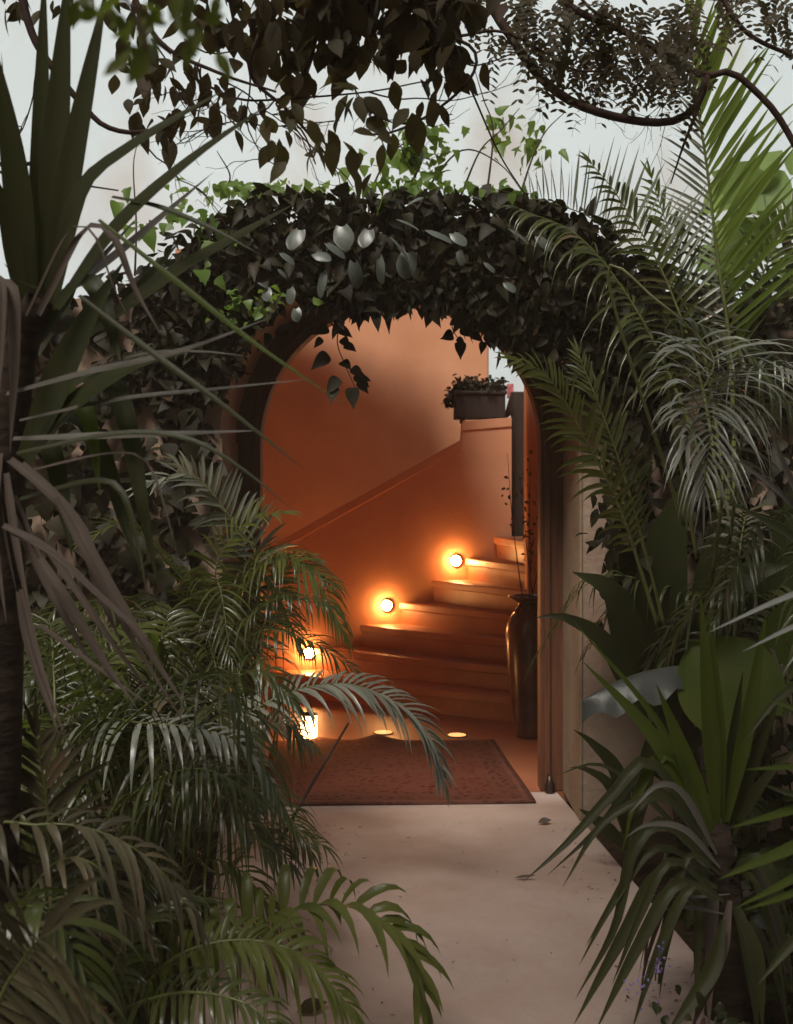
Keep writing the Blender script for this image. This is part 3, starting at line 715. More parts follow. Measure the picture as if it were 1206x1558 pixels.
pf(pB, [(290, 1150, 3.9), (330, 1060, 3.8), (390, 1020, 3.75), (440, 1060, 3.7)], L=.22, n=30, wd=.015, droop=0.7, t0=.35, mat='palm', seed=35, vee=0.4)
b = MB(); b.tube(spline([at(418, 1296, 3.8), at(470, 1200, 3.9), at(530, 1100, 4.1)], 12), [.007, .006, .004], 7); b.build('leaf_stalk', M['twig'], pB)
pf(pB, [(250, 1300, 3.7), (320, 1250, 3.55), (390, 1255, 3.5), (440, 1310, 3.45)], L=.25, n=30, wd=.014, vee=.5, droop=.85, t0=.3, mat='palm', seed=36)
pf(pB, [(230, 1350, 3.6), (300, 1310, 3.45), (360, 1320, 3.4), (420, 1390, 3.35)], L=.26, n=30, wd=.014, vee=.5, droop=.85, t0=.3, mat='palm_bright', seed=37)
pf(pB, [(240, 1260, 3.7), (290, 1180, 3.6), (350, 1170, 3.55), (410, 1220, 3.5)], L=.25, n=30, wd=.014, vee=.5, droop=.85, t0=.3, mat='palm', seed=38)
pf(pB, [(200, 1380, 3.5), (280, 1370, 3.4), (350, 1400, 3.3), (400, 1470, 3.25)], L=.24, n=28, wd=.014, vee=.5, droop=.85, t0=.3, mat='palm', seed=39)
scatter_fronds(pB, 12, 41, .5, (.8, 1.1), ['palm', 'palm', 'palm_bright', 'palm_dull'], az=(80, 320))
scatter_fronds(pB, 7, 46, .5, (.8, 1.1), ['palm'], az=(80, 320), wd=.013, n=30)

pC = thing('areca_palm', (-1.05, 3.3, -.05), 'feathery palm with pale drooping leaflets halfway up the left bed', 'palm', 'feathery palms on the left')
canes(pC, [(.0, 0, .5), (-.1, .08, .5), (.1, .02, .45)])
pf(pC, [(100, 1130, 3.5), (150, 1095, 3.4), (215, 1100, 3.3), (300, 1108, 3.25), (370, 1135, 3.2), (410, 1190, 3.2)], L=0.24, n=30, wd=0.021, droop=0.75, t0=.22, ang=(85, 30), vee=0.35, mat='palm_lit', seed=51)
pf(pC, [(160, 1250, 3.3), (230, 1190, 3.2), (310, 1170, 3.1), (390, 1210, 3.05)], L=.23, n=34, wd=.012, droop=0.8, t0=.3, mat='palm', seed=52, vee=0.45)
pf(pC, [(180, 1200, 3.4), (140, 1080, 3.3), (110, 1000, 3.2), (60, 980, 3.1)], L=.24, n=30, wd=.017, droop=.4, t0=.35, mat='palm_bright', seed=53, up=(.3, -.6, .6))
pf(pC, [(200, 1250, 3.3), (280, 1200, 3.15), (350, 1220, 3.05), (400, 1290, 3.0)], L=.24, n=30, wd=.013, droop=0.8, t0=.3, mat='palm', seed=54, vee=0.45)
scatter_fronds(pC, 11, 61, .5, (.75, 1.1), ['palm', 'palm', 'palm_dull', 'palm_bright'], az=(60, 330))
scatter_fronds(pC, 7, 66, .5, (.75, 1.1), ['palm'], az=(60, 330), wd=.013, n=30)

pD = thing('areca_palm', (-.80, 2.55, -.05), 'feathery palm at bottom centre left with broad upright leaflets over the path', 'palm', 'feathery palms on the left')
canes(pD, [(.0, 0, .3), (-.08, .04, .32), (.06, -.02, .3)])
pf(pD, [(190, 1500, 2.75), (270, 1462, 2.8), (370, 1415, 2.85), (470, 1378, 2.9), (550, 1385, 2.9), (612, 1440, 2.9), (640, 1515, 2.9)], L=0.29, n=26, wd=0.032, droop=0.62, t0=.16, ang=(86, 24), vee=0.95, up=(-.15, -.45, 1), mat='palm_bright', seed=71, rad=.007)
pf(pD, [(200, 1500, 2.7), (290, 1445, 2.7), (380, 1430, 2.7), (460, 1455, 2.68), (530, 1530, 2.66)], L=.22, n=32, wd=0.018, droop=0.7, t0=.2, mat='palm_bright', seed=72, vee=0.5)
pf(pD, [(150, 1530, 2.6), (190, 1430, 2.7), (240, 1380, 2.8), (300, 1370, 2.85)], L=.2, n=24, wd=.02, droop=0.4, t0=.25, mat='palm', seed=73, vee=0.8)
pf(pD, [(180, 1540, 2.55), (280, 1510, 2.5), (380, 1530, 2.45), (450, 1600, 2.4)], L=.2, n=30, wd=.013, droop=0.7, t0=.2, mat='palm', seed=74, vee=0.4)
scatter_fronds(pD, 9, 81, .32, (.5, .75), ['palm', 'palm', 'palm_bright'], az=(20, 250), L=(.16, .26))

pE = thing('areca_palm', (-1.02, 2.25, -.05), 'dull feathery palm at the far left edge with long slanting leaflets', 'palm', 'feathery palms on the left')
canes(pE, [(.0, 0, .4), (-.08, .04, .4)])
pf(pE, [(85, 1420, 2.5), (76, 1330, 2.5), (72, 1230, 2.5), (55, 1120, 2.5)], L=0.26, n=20, wd=0.018, droop=.25, t0=.1, ang=(60, 30), vee=.1, up=(0, -1, .3), mat='palm_dull', seed=91, rooted=False)
pf(pE, [(-40, 1290, 2.4), (60, 1255, 2.4), (150, 1265, 2.4), (230, 1310, 2.4), (285, 1380, 2.4)], L=0.24, n=24, wd=0.02, droop=0.8, t0=.05, mat='palm_dull', seed=92, vee=0.35)
pf(pE, [(30, 1380, 2.4), (90, 1310, 2.4), (150, 1320, 2.4), (210, 1400, 2.4)], L=.2, n=22, wd=0.018, droop=0.7, t0=.1, mat='palm_dull', seed=93, vee=0.35)
scatter_fronds(pE, 6, 101, .45, (.5, .75), ['palm_dull', 'palm'], az=(20, 340), L=(.18, .26))

pG = thing('areca_palm', (-.74, 1.62, .0), 'large brownish palm frond fanning out in the bottom left corner', 'palm', 'feathery palms on the left')
canes(pG, [(.0, 0, .25), (-.05, .04, .25)])
pf(pG, [(-40, 1640, 1.75), (0, 1520, 1.75), (35, 1460, 1.74), (62, 1426, 1.72)], L=0.6, n=16, wd=0.026, droop=0.42, t0=0.25, ang=(90, 50), vee=0.35, up=(.1, -.9, .5), mat='palm_dull', seed=111, rooted=False)
# ------------------------------------------------------------------ big yucca on the left
yl = thing('tall_yucca', (-.90, 2.45, -.05), 'tall yucca at the left edge with sword leaves and hanging dry leaves', 'yucca')
b = MB(); b.tube(spline([(-.93, 2.45, -.05), at(-8, 1000, 2.45), at(5, 700, 2.45), at(35, 520, 2.42), at(62, 452, 2.4)], 30), [.075, .07, .065, .055, .03], 14); b.build('trunk', M['yucca_bark'], yl)
Y = [  # photo points, distance, width in metres, material
 ([(55,470),(62,250),(68,-60)],2.4,.046,'yucca'), ([(72,465),(85,250),(105,-60)],2.36,.066,'yucca'), ([(80,465),(108,270),(165,-30)],2.33,.06,'yucca'),
 ([(78,470),(122,300),(200,225),(345,135)],2.3,.052,'yucca'), ([(88,470),(180,345),(290,245),(415,155)],2.27,.044,'yucca'),
 ([(45,460),(25,270),(-10,60)],2.35,.062,'yucca'), ([(35,470),(10,330),(-30,230)],2.3,.04,'yucca'), ([(40,470),(18,300),(2,80)],2.45,.02,'grey_blade'),
 ([(60,470),(170,395),(325,262)],2.5,.034,'grey_blade'), ([(120,520),(260,420),(345,370),(452,308)],2.3,.048,'yucca'),
 ([(60,480),(130,352),(172,362),(205,440),(252,522)],2.2,.05,'dry'), ([(60,520),(125,430),(160,470),(185,560)],2.35,.05,'yucca'),
 ([(40,700),(120,520),(190,395)],2.3,.088,'yucca'), ([(50,690),(110,620),(200,560),(290,535)],2.28,.06,'yucca'),
 ([(10,600),(130,568),(270,536),(415,482)],2.2,.020,'grey_blade'), ([(30,640),(180,608),(330,592),(472,577)],2.25,.013,'grey_blade'),
 ([(20,668),(150,664),(280,660),(398,655)],2.2,.020,'grey_blade'), ([(25,690),(180,660),(285,668),(370,715),(447,778)],2.15,.015,'yucca'),
 ([(150,335),(270,430),(390,525),(530,620)],2.1,.014,'yucca_bright'), ([(120,450),(235,540),(330,610),(466,717)],2.1,.015,'yucca'),
 ([(40,580),(150,520),(290,448),(440,420)],2.35,.012,'dry'), ([(60,600),(200,543),(300,535),(382,543)],2.3,.011,'grey_blade'),
 ([(30,720),(165,690),(222,702),(250,770),(278,880)],2.2,.016,'dry'), ([(30,760),(140,732),(186,750),(212,840),(222,900)],2.2,.016,'yucca'),
 ([(40,640),(100,598),(135,640),(152,750)],2.4,.042,'yucca_bright'), ([(60,610),(160,570),(195,650),(215,760),(240,890)],2.35,.044,'yucca'),
 ([(50,640),(120,640),(160,700),(190,800),(215,870)],2.45,.04,'yucca'), ([(30,660),(60,640),(90,730),(110,850)],2.4,.045,'yucca'),
 ([(15,700),(70,745),(118,800),(150,900),(188,990)],2.15,.052,'dry'), ([(90,760),(130,830),(200,950),(292,1090)],2.12,.06,'dry'),
 ([(5,800),(70,835),(150,905),(240,985)],2.1,.04,'dry'), ([(60,850),(110,930),(160,1010),(210,1080)],2.2,.055,'dry'),
 ([(5,750),(60,870),(120,980),(170,1060)],2.3,.035,'dry'), ([(60,950),(140,1010),(230,1075)],2.2,.025,'dry'),
 ([(0,690),(-10,800),(10,950)],2.3,.05,'dry'), ([(10,720),(25,830),(50,960)],2.28,.04,'dry'), ([(30,900),(50,1000),(90,1120)],2.25,.05,'dry'),
 ([(0,430),(20,445),(22,560),(15,690)],2.25,.06,'dry'), ([(60,440),(30,430),(5,400)],2.3,.03,'yucca'), ([(70,480),(150,400),(210,330)],2.42,.03,'grey_blade'),
 ([(170,300),(240,315),(320,348),(400,390)],2.25,.016,'yucca'), ([(85,480),(150,500),(220,430),(280,360)],2.45,.04,'yucca'),
]
for pts, d, wd, mt in Y:
    n_ = len(pts); dd = [d + (0.10 * (1 - i / (n_ - 1))) for i in range(n_)]
    q = np.array([tuple(at(x, y, z)) for (x, y), z in zip(pts, dd)])
    if mt == 'dry' and wd > .03:
        rq = np.random.default_rng(int(abs(pts[0][0]) * 7 + pts[-1][1]))
        for e in range(1):
            q2 = q + rq.normal(0, .012, 3) + np.linspace(0, 1, len(q))[:, None] * rq.normal(0, .03, 3)
            blade(yl, q2, wd * rq.uniform(.18, .34), 'dry', base_w=.8, peak=.2, label='dry grey brown hanging leaf', twist=rq.uniform(-.9, .9), fold=.3)
    blade(yl, q, wd * (.45 if mt == 'dry' else 1.0), mt, base_w=.7 if mt == 'dry' else .55, peak=.2 if mt == 'dry' else .35, label='dry grey brown hanging leaf' if mt == 'dry' else None, twist=.25 if mt == 'dry' else 0.0, fold=.22 if mt == 'dry' else .14)

# ------------------------------------------------------------------ palms on the right
rA = thing('feather_palm', (1.62, 5.05, -.05), 'palm with the tall bright green upright frond at upper right', 'palm', 'feathery palms on the right')
canes(rA, [(.0, 0, .9), (-.12, .06, .8), (.1, .05, .8)])
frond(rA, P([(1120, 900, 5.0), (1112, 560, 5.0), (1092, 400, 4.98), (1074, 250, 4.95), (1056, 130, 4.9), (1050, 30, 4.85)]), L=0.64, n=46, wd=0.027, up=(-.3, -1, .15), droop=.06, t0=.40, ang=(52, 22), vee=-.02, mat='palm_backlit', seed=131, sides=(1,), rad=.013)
frond(rA, P([(1122, 900, 5.03), (1114, 560, 5.03), (1094, 400, 5.01), (1076, 250, 4.98), (1058, 130, 4.93)]), L=.34, n=36, wd=.016, up=(-.3, -1, .15), droop=.1, t0=.45, ang=(60, 22), vee=-.1, mat='palm_sheen', seed=137, rad=.006, sides=(-1,))
frond(rA, P([(1110, 800, 5.0), (1065, 520, 5.05), (990, 400, 5.05), (910, 338, 5.05), (850, 312, 5.05), (800, 300, 5.05)]), L=0.5, n=30, wd=0.022, up=(0.2, .1, 1), droop=.10, t0=0.45, ang=(50, 40), vee=2.2, mat='palm_sheen', seed=132, rad=.010)
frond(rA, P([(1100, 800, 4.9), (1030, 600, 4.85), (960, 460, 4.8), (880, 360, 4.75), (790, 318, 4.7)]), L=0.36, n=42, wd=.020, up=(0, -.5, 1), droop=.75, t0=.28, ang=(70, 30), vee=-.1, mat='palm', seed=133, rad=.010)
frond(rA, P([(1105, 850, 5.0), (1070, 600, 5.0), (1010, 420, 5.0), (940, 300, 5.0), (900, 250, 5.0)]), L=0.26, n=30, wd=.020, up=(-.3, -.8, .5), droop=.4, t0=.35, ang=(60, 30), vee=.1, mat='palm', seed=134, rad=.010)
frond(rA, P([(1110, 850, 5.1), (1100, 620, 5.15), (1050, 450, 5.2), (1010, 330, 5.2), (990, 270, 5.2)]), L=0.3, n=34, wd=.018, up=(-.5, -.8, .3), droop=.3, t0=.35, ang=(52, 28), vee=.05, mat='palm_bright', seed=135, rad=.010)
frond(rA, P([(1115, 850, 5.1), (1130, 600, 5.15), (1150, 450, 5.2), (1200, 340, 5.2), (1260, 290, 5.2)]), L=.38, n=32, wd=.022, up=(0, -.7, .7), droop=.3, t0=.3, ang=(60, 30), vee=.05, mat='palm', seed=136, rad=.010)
rB = thing('feather_palm', (1.25, 4.3, -.05), 'palm with the silvery frond arching forward over the right bed', 'palm', 'feathery palms on the right')
canes(rB, [(.0, 0, .8), (.1, .05, .75)])
frond(rB, P([(1040, 800, 4.25), (925, 425, 4.15), (1000, 458, 4.05), (1082, 538, 3.8), (1068, 596, 3.5), (1046, 668, 3.25)]), L=0.43, n=22, wd=0.02, up=(0, -.75, .65), droop=0.4, t0=0.66, ang=(84, 30), vee=0.85, mat='palm_lit', seed=141, rad=.008)
frond(rB, P([(1100, 900, 4.25), (1130, 640, 4.1), (1110, 590, 4.0), (1085, 640, 3.9), (1070, 745, 3.85)]), L=0.34, n=26, wd=.013, up=(0, -.8, .6), droop=0.5, t0=.5, ang=(70, 26), vee=0.6, mat='palm_lit', seed=142, rad=.008)
frond(rB, P([(1060, 850, 4.2), (1010, 520, 4.1), (1080, 500, 4.0), (1160, 560, 3.9), (1230, 660, 3.8)]), L=.26, n=34, wd=.016, up=(0, -.5, .85), droop=0.7, t0=.35, ang=(76, 28), vee=0.4, mat='palm', seed=143, rad=.008)
frond(rB, P([(1080, 900, 4.2), (1120, 620, 4.0), (1160, 560, 3.8), (1230, 570, 3.6)]), L=0.3, n=30, wd=.015, up=(0, -.5, .85), droop=0.8, t0=.3, mat='palm_lit', seed=144, vee=0.5, rad=.008)
frond(rB, P([(1000, 950, 4.3), (945, 780, 4.25), (885, 660, 4.2), (835, 575, 4.15), (785, 548, 4.1)]), L=.25, n=36, wd=.020, up=(.35, -.75, .5), droop=.3, t0=.25, ang=(66, 30), vee=.08, mat='palm_bright', seed=145, rad=.008)
frond(rB, P([(1010, 950, 4.35), (960, 760, 4.35), (920, 640, 4.35), (880, 540, 4.4)]), L=.24, n=30, wd=.016, up=(.1, -.9, .4), droop=.2, t0=.3, ang=(50, 25), vee=.05, mat='palm', seed=146, rad=.007)
scatter_fronds(rB, 10, 151, .7, (.9, 1.3), ['palm', 'palm_dull'], az=(-60, 120), el=(25, 75))
rC = thing('feather_palm', (1.9, 4.6, -.05), 'dark feathery palm in the shade at the far right edge', 'palm', 'feathery palms on the right')
canes(rC, [(.0, 0, .7), (.1, .05, .65)])
scatter_fronds(rC, 20, 161, .7, (1.0, 1.6), ['palm', 'palm', 'palm_dull'], az=(0, 360), el=(30, 80), L=(.24, .36))

# ------------------------------------------------------------------ sword leaf plants on the right
yr = thing('low_yucca', (.92, 3.2, -.05), 'low yucca with bright upright and dark drooping sword leaves beside the path', 'yucca')
b = MB(); b.tube(spline([(.95, 3.25, -.05), at(1110, 1430, 3.2), at(1088, 1260, 3.2)], 12), [.06, .055, .04], 12); b.build('trunk', M['yucca_bark'], yr)
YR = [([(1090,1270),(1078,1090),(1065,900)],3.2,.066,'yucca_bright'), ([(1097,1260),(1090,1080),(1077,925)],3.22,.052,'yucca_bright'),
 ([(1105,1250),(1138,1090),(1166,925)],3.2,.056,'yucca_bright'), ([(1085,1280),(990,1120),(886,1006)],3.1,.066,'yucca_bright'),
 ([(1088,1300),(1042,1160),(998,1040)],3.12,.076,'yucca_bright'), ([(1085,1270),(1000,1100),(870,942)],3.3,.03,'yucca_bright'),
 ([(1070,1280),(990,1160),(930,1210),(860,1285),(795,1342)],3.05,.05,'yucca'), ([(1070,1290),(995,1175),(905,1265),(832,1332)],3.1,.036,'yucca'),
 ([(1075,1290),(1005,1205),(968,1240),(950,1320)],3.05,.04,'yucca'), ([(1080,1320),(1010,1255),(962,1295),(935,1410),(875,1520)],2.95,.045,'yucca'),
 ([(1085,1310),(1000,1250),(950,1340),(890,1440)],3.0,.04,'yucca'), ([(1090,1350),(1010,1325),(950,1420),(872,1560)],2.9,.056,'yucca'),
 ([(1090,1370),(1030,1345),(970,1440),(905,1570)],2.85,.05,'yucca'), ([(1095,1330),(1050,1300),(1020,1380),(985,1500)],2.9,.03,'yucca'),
 ([(1110,1370),(1095,1450),(1050,1570)],2.8,.05,'dry'), ([(1100,1390),(1040,1380),(990,1390)],2.9,.016,'grey_blade'), ([(1110,1360),(1050,1365),(990,1362)],2.9,.012,'grey_blade'),
 ([(1080,1260),(1020,1150),(975,1195),(945,1300)],3.1,.045,'yucca_bright'), ([(1110,1260),(1150,1150),(1190,1050)],3.25,.05,'yucca'),
 ([(1115,1270),(1160,1190),(1220,1130)],3.2,.045,'yucca'), ([(1100,1240),(1115,1120),(1130,1020)],3.35,.05,'yucca'), ([(1120,1380),(1150,1450),(1160,1570)],2.85,.05,'yucca'),
 ([(1100,1400),(1080,1480),(1010,1580)],2.75,.06,'yucca'), ([(1110,1330),(1160,1310),(1200,1400)],2.9,.045,'yucca'), ([(1070,1300),(930,1170),(840,1180)],3.5,.03,'yucca'),
 ([(1085,1330),(1000,1290),(935,1370),(880,1470)],2.95,.034,'yucca'), ([(1090,1360),(1020,1310),(975,1390),(930,1500)],2.88,.036,'yucca'), ([(1100,1370),(1050,1350),(1000,1450),(960,1570)],2.82,.04,'yucca'), ([(1085,1290),(1010,1215),(920,1250),(855,1350)],3.0,.036,'yucca'), ([(1090,1300),(1040,1210),(1000,1195),(955,1240)],2.95,.034,'grey_blade'), ([(1095,1320),(1040,1262),(985,1255),(950,1275)],2.9,.03,'grey_blade')]
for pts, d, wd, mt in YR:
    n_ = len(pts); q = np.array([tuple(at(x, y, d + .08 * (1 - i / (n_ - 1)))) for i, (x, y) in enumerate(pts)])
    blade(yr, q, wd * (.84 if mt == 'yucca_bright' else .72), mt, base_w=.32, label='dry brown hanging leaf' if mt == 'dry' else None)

rq = np.random.default_rng(88)
for k in range(18):                                 # older leaves hanging round the trunk
    a = rq.uniform(0, 2 * math.pi); c0 = np.array(at(1090, 1300 + 8 * k, 3.2)); ln = rq.uniform(.28, .5)
    o_ = np.array((math.cos(a), math.sin(a), 0))
    blade(yr, np.array([c0, c0 + o_ * ln * .35 + (0, 0, .08), c0 + o_ * ln * .62 - (0, 0, ln * .35), c0 + o_ * ln * .72 - (0, 0, ln * .8)]), rq.uniform(.025, .042), rq.choice(['yucca', 'yucca', 'yucca', 'dry']), nrm=(o_[0], o_[1], .8))
ye = thing('spiky_agave', (1.05, 2.25, -.05), 'spiky plant at the right edge with narrow leaf tips pointing inwards', 'agave')
b = MB(); b.tube(spline([(1.05, 2.25, -.05), (1.0, 2.25, .5), (.98, 2.25, 1.1)], 12), [.05, .045, .04], 10); b.build('trunk', M['yucca_bark'], ye)
YE = [([(1330,870),(1206,905),(1075,963)],.014,'white_blade'), ([(1320,910),(1215,950),(1128,992)],.013,'white_blade'), ([(1330,1120),(1240,1090),(1165,1064)],.024,'yucca_bright'),
 ([(1330,1180),(1220,1168),(1128,1171)],.018,'yucca_bright'), ([(1330,1190),(1206,1232),(1108,1260)],.024,'yucca_bright'), ([(1330,1240),(1206,1290),(1092,1338)],.03,'yucca_bright'),
 ([(1330,1270),(1210,1335),(1118,1382)],.022,'yucca_bright'), ([(1330,1300),(1215,1355),(1128,1386)],.02,'yucca_bright'),
 ([(1330,900),(1206,770),(1140,715),(1085,676)],.022,'grey_blade'), ([(1330,900),(1200,815),(1092,754)],.028,'yucca'), ([(1330,850),(1220,760),(1165,640)],.03,'grey_blade'),
 ([(1330,1200),(1220,1210),(1150,1190)],.022,'yucca'), ([(1330,1330),(1220,1420),(1150,1500)],.03,'yucca'), ([(1330,1000),(1200,1050),(1130,1130)],.02,'yucca')]
for pts, wd, mt in YE:
    d = 2.2; n_ = len(pts); q = np.array([tuple(at(x, y, d + .1 * (1 - i / (n_ - 1)))) for i, (x, y) in enumerate(pts)])
    blade(ye, q, wd * 1.0, mt)

# elephant ear plant
def ear_leaf(parent, base, tip, nrm, width, mat, ruffle=.03, cup=.11, stalk=None, label=None, name='leaf', freq=5.0):
    base, tip = np.array(base), np.array(tip); D = tip - base; Lg = np.linalg.norm(D); D = D / Lg
    N = unit(np.array(nrm, float) - D * np.dot(D, nrm)); S = np.cross(D, N)
    rows = 17; cols = 11; v = []; f = []
    for i in range(rows):
        s = i / (rows - 1)
        hw = width / 2 * (math.sin(math.pi * min(1, (s + .10) / 1.1)) ** .6)
        for k in range(cols):
            c = (k / (cols - 1)) * 2 - 1
            back = -.16 * Lg * (abs(c) ** 2) * (1 - s) ** 3 if s < .5 else 0
            z = ruffle * Lg * math.sin(freq * s + 3 * c) * abs(c) ** 2 + cup * Lg * abs(c) ** 1.6 - .28 * Lg * s * s
            v.append(base + D * (s * Lg + back) + S * (c * hw * (1 + (.05 * math.sin(24 * s) if freq > 6 else 0))) + N * z)
    for i in range(rows - 1):
        for k in range(cols - 1): a = i * cols + k; f.append((a, a + 1, a + cols + 1, a + cols))
    b = MB(); b.add(v, f); o = b.build(name, M[mat], parent)
    if label: o['label'] = label
    if stalk is not None:
        q = MB(); q.tube(spline([stalk, (np.array(stalk) + base) / 2 + (0, .03, .05), base], 10), [.012, .008, .006], 7); q.build('leaf_stalk', M['cane'], parent)
    return o
ee = thing('elephant_ear', (1.35, 4.35, -.05), 'elephant ear plant with one silvery leaf and one round green leaf', 'plant')
g0 = np.array(ee.location)
ear_leaf(ee, at(1040, 1012, 4.1), at(888, 1018, 4.0), (-.05, -.10, 1), .19, 'ear_shiny', .06, -.20, g0, 'silvery leaf seen almost edge on', freq=19.0)
ear_leaf(ee, at(1150, 1095, 4.0), at(1062, 975, 4.05), (.1, -1, .25), .40, 'ear', .02, .05, g0, 'broad rounded green leaf facing the path')
ear_leaf(ee, at(1190, 1010, 4.2), at(1270, 930, 4.2), (.1, -1, .35), .32, 'ear', .02, .05, g0)
# broad dark leaves against the wall
def broad_plant(name, loc, leaves, label, cat, mat='broad', group=None):
    t = thing(name, loc, label, cat, group)
    for pts, d, wd in leaves:
        blade(t, P(pts, d), wd, mat, nrm=(0, -.9, .35), fold=.08, n=16, base_w=.15, peak=.45)
    return t
broad_plant('bird_of_paradise', (1.25, 4.9, -.05), [
    ([(1010,1100),(1000,950),(1015,820),(1050,720)], 4.8, .24), ([(1010,1100),(960,980),(930,900),(870,870)], 4.75, .16), ([(1020,1100),(1080,950),(1130,880),(1200,860)], 4.7, .2),
    ([(1010,1100),(975,1000),(960,880),(985,780)], 4.9, .2), ([(1000,1150),(930,990),(860,940),(815,940)], 4.6, .09), ([(1030,1100),(1080,980),(1090,850),(1130,760)], 4.9, .22),
    ([(1040,1150),(1150,1000),(1200,800),(1230,700)], 4.8, .22)], 'tall plant with broad dark paddle leaves against the right garden wall', 'plant')
broad_plant('bird_of_paradise', (.98, 4.6, -.05), [
    ([(960,1300),(940,1180),(900,1130),(872,1110)], 4.5, .07), ([(960,1300),(930,1200),(890,1170),(866,1168)], 4.5, .05), ([(960,1300),(985,1150),(1000,1080)], 4.5, .08), ([(965,1300),(910,1250),(880,1230)], 4.5, .06)],
    'short dark leafy plant at the foot of the right door jamb', 'plant')
# brown leaning trunk in the right bed
lt = thing('leaning_trunk', (1.30, 4.95, -.05), 'dark leaning trunk in front of the right garden wall', 'tree')
b = MB(); b.tube(spline([(1.32, 4.95, -.05), at(1010, 960, 4.95), at(965, 830, 4.95), at(935, 740, 4.95), at(925, 690, 4.95)], 20), [.075, .07, .05, .03, .02], 10); b.build('trunk', M['bark'], lt)
b = MB(); rng = np.random.default_rng(17); n = 90
c0 = np.array(at(958, 800, 4.9)); pos = c0 + rng.normal(0, 1, (n, 3)) * [.07, .06, .25]
b.strips(pos, rng.normal(0, 1, (n, 3)) + [0, 0, -.8], rng.normal(0, .5, (n, 3)) + [0, -1, .4], rng.uniform(.06, .12, n), rng.uniform(.03, .06, n), OVATE, .12, .3); b.build('crown', M['ivy'], lt)
# dark understorey shrubs filling the right bed
def bush(name, loc, spread, count, size, mat, label, cat, seed, hang=-.2, group=None, stems=6):
    t = thing(name, loc, label, cat, group); rg = np.random.default_rng(seed)
    c = np.array(loc); dirs = unit(rg.normal(0, 1, (count, 3))); dirs[:, 2] = np.abs(dirs[:, 2])
    r = rg.uniform(.35, 1, count) ** .6
    pos = c + dirs * np.array(spread) * r[:, None]
    b = MB(); b.strips(pos, dirs + rg.normal(0, .5, (count, 3)) + [0, 0, hang], rg.normal(0, .4, (count, 3)) + [0, -.4, 1], rg.uniform(.6, 1.2, count) * size, rg.uniform(.35, .6, count) * size, OVATE, .12, .3)
    b.build('foliage', M[mat], t)
    b = MB()
    for k in range(stems):
        e = c + unit(rg.normal(0, 1, 3) + [0, 0, 1.2]) * np.array(spread) * .8
        b.tube(spline([c, (c + e) / 2 + rg.normal(0, .03, 3), e], 8), [.012, .004], 6)
    b.build('stem', M['twig'], t)
    return t
bush('leafy_shrub', (1.55, 4.2, -.05), (.55, .35, .75), 420, .12, 'broad', 'dark leafy shrub under the silvery palm frond', 'shrub', 201)
bush('leafy_shrub', (1.30, 3.4, -.05), (.35, .4, .45), 380, .09, 'broad', 'dark leafy shrub behind the low yucca', 'shrub', 202)
bush('leafy_shrub', (-1.35, 4.6, -.05), (.5, .4, .9), 420, .11, 'broad', 'dark leafy shrub behind the left palms against the wall', 'shrub', 203)
bush('leafy_shrub', (-1.0, 2.9, -.05), (.4, .5, .5), 380, .09, 'broad', 'dark low shrub between the left palms', 'shrub', 204)
# small violet flower shrub at the bottom right
vf = bush('flowering_shrub', (.72, 2.72, -.05), (.17, .16, .36), 200, .045, 'broad', 'small shrub with violet flowers at the lower right path edge', 'shrub', 205)
b = MB(); rng = np.random.default_rng(9); n = 60
pos = np.concatenate([np.array(at(1005, 1462, 2.75)) + rng.normal(0, 1, (26, 3)) * [.008, .008, .02], np.array(at(985, 1510, 2.75)) + rng.normal(0, 1, (34, 3)) * [.03, .03, .03]])
b.strips(pos, rng.normal(0, 1, (n, 3)) + [0, 0, .5], rng.normal(0, 1, (n, 3)), .009, .006, SMALL, .1); b.build('blossom_foliage', M['violet'], vf)

# ------------------------------------------------------------------ ivy over the arch
iv = thing('climbing_ivy', (0.0, 5.12, 2.5), 'dense dark ivy smothering the arch, with large pale leaves and hanging tendrils', 'ivy')
rng = np.random.default_rng(77)
def on_wall(n, x0, x1, z0, z1, y=5.17, cond=None):
    out = []
    while len(out) < n:
        x = rng.uniform(x0, x1); z = rng.uniform(z0, z1)
        if z > wall_top(x) + .06: continue
        if math.hypot(x - CX, max(0, z - ZC)) < R_OUT and (z > ZC or abs(x - CX) < R_OUT): continue
        if cond and not cond(x, z): continue
        out.append((x, y - abs(rng.normal(0, .05)), z))
    return np.array(out)
def ivy_leaves(pos, b, size, mi=0, down=1.0, face=(0, -1, .45), jit=.45, heart=HEART):
    n = len(pos); size = size * rng.uniform(.55, 1.35, n)
    D = rng.normal(0, .75, (n, 3)) + np.array([0, -.25, -down]); N = np.array(face) + rng.normal(0, jit, (n, 3))
    h = n // 2
    for sl, pr, wf in ((slice(0, h), heart, 1.0), (slice(h, n), IVY3, 1.1)):
        k = len(pos[sl])
        if k: b.strips(pos[sl], D[sl], N[sl], size[sl] * rng.uniform(.65, 1.25, k), size[sl] * wf * rng.uniform(.5, 1.0, k), pr, rng.uniform(.05, .28), rng.uniform(-.1, .35, k), rng.uniform(-.1, .4, k), mi)
b = MB()
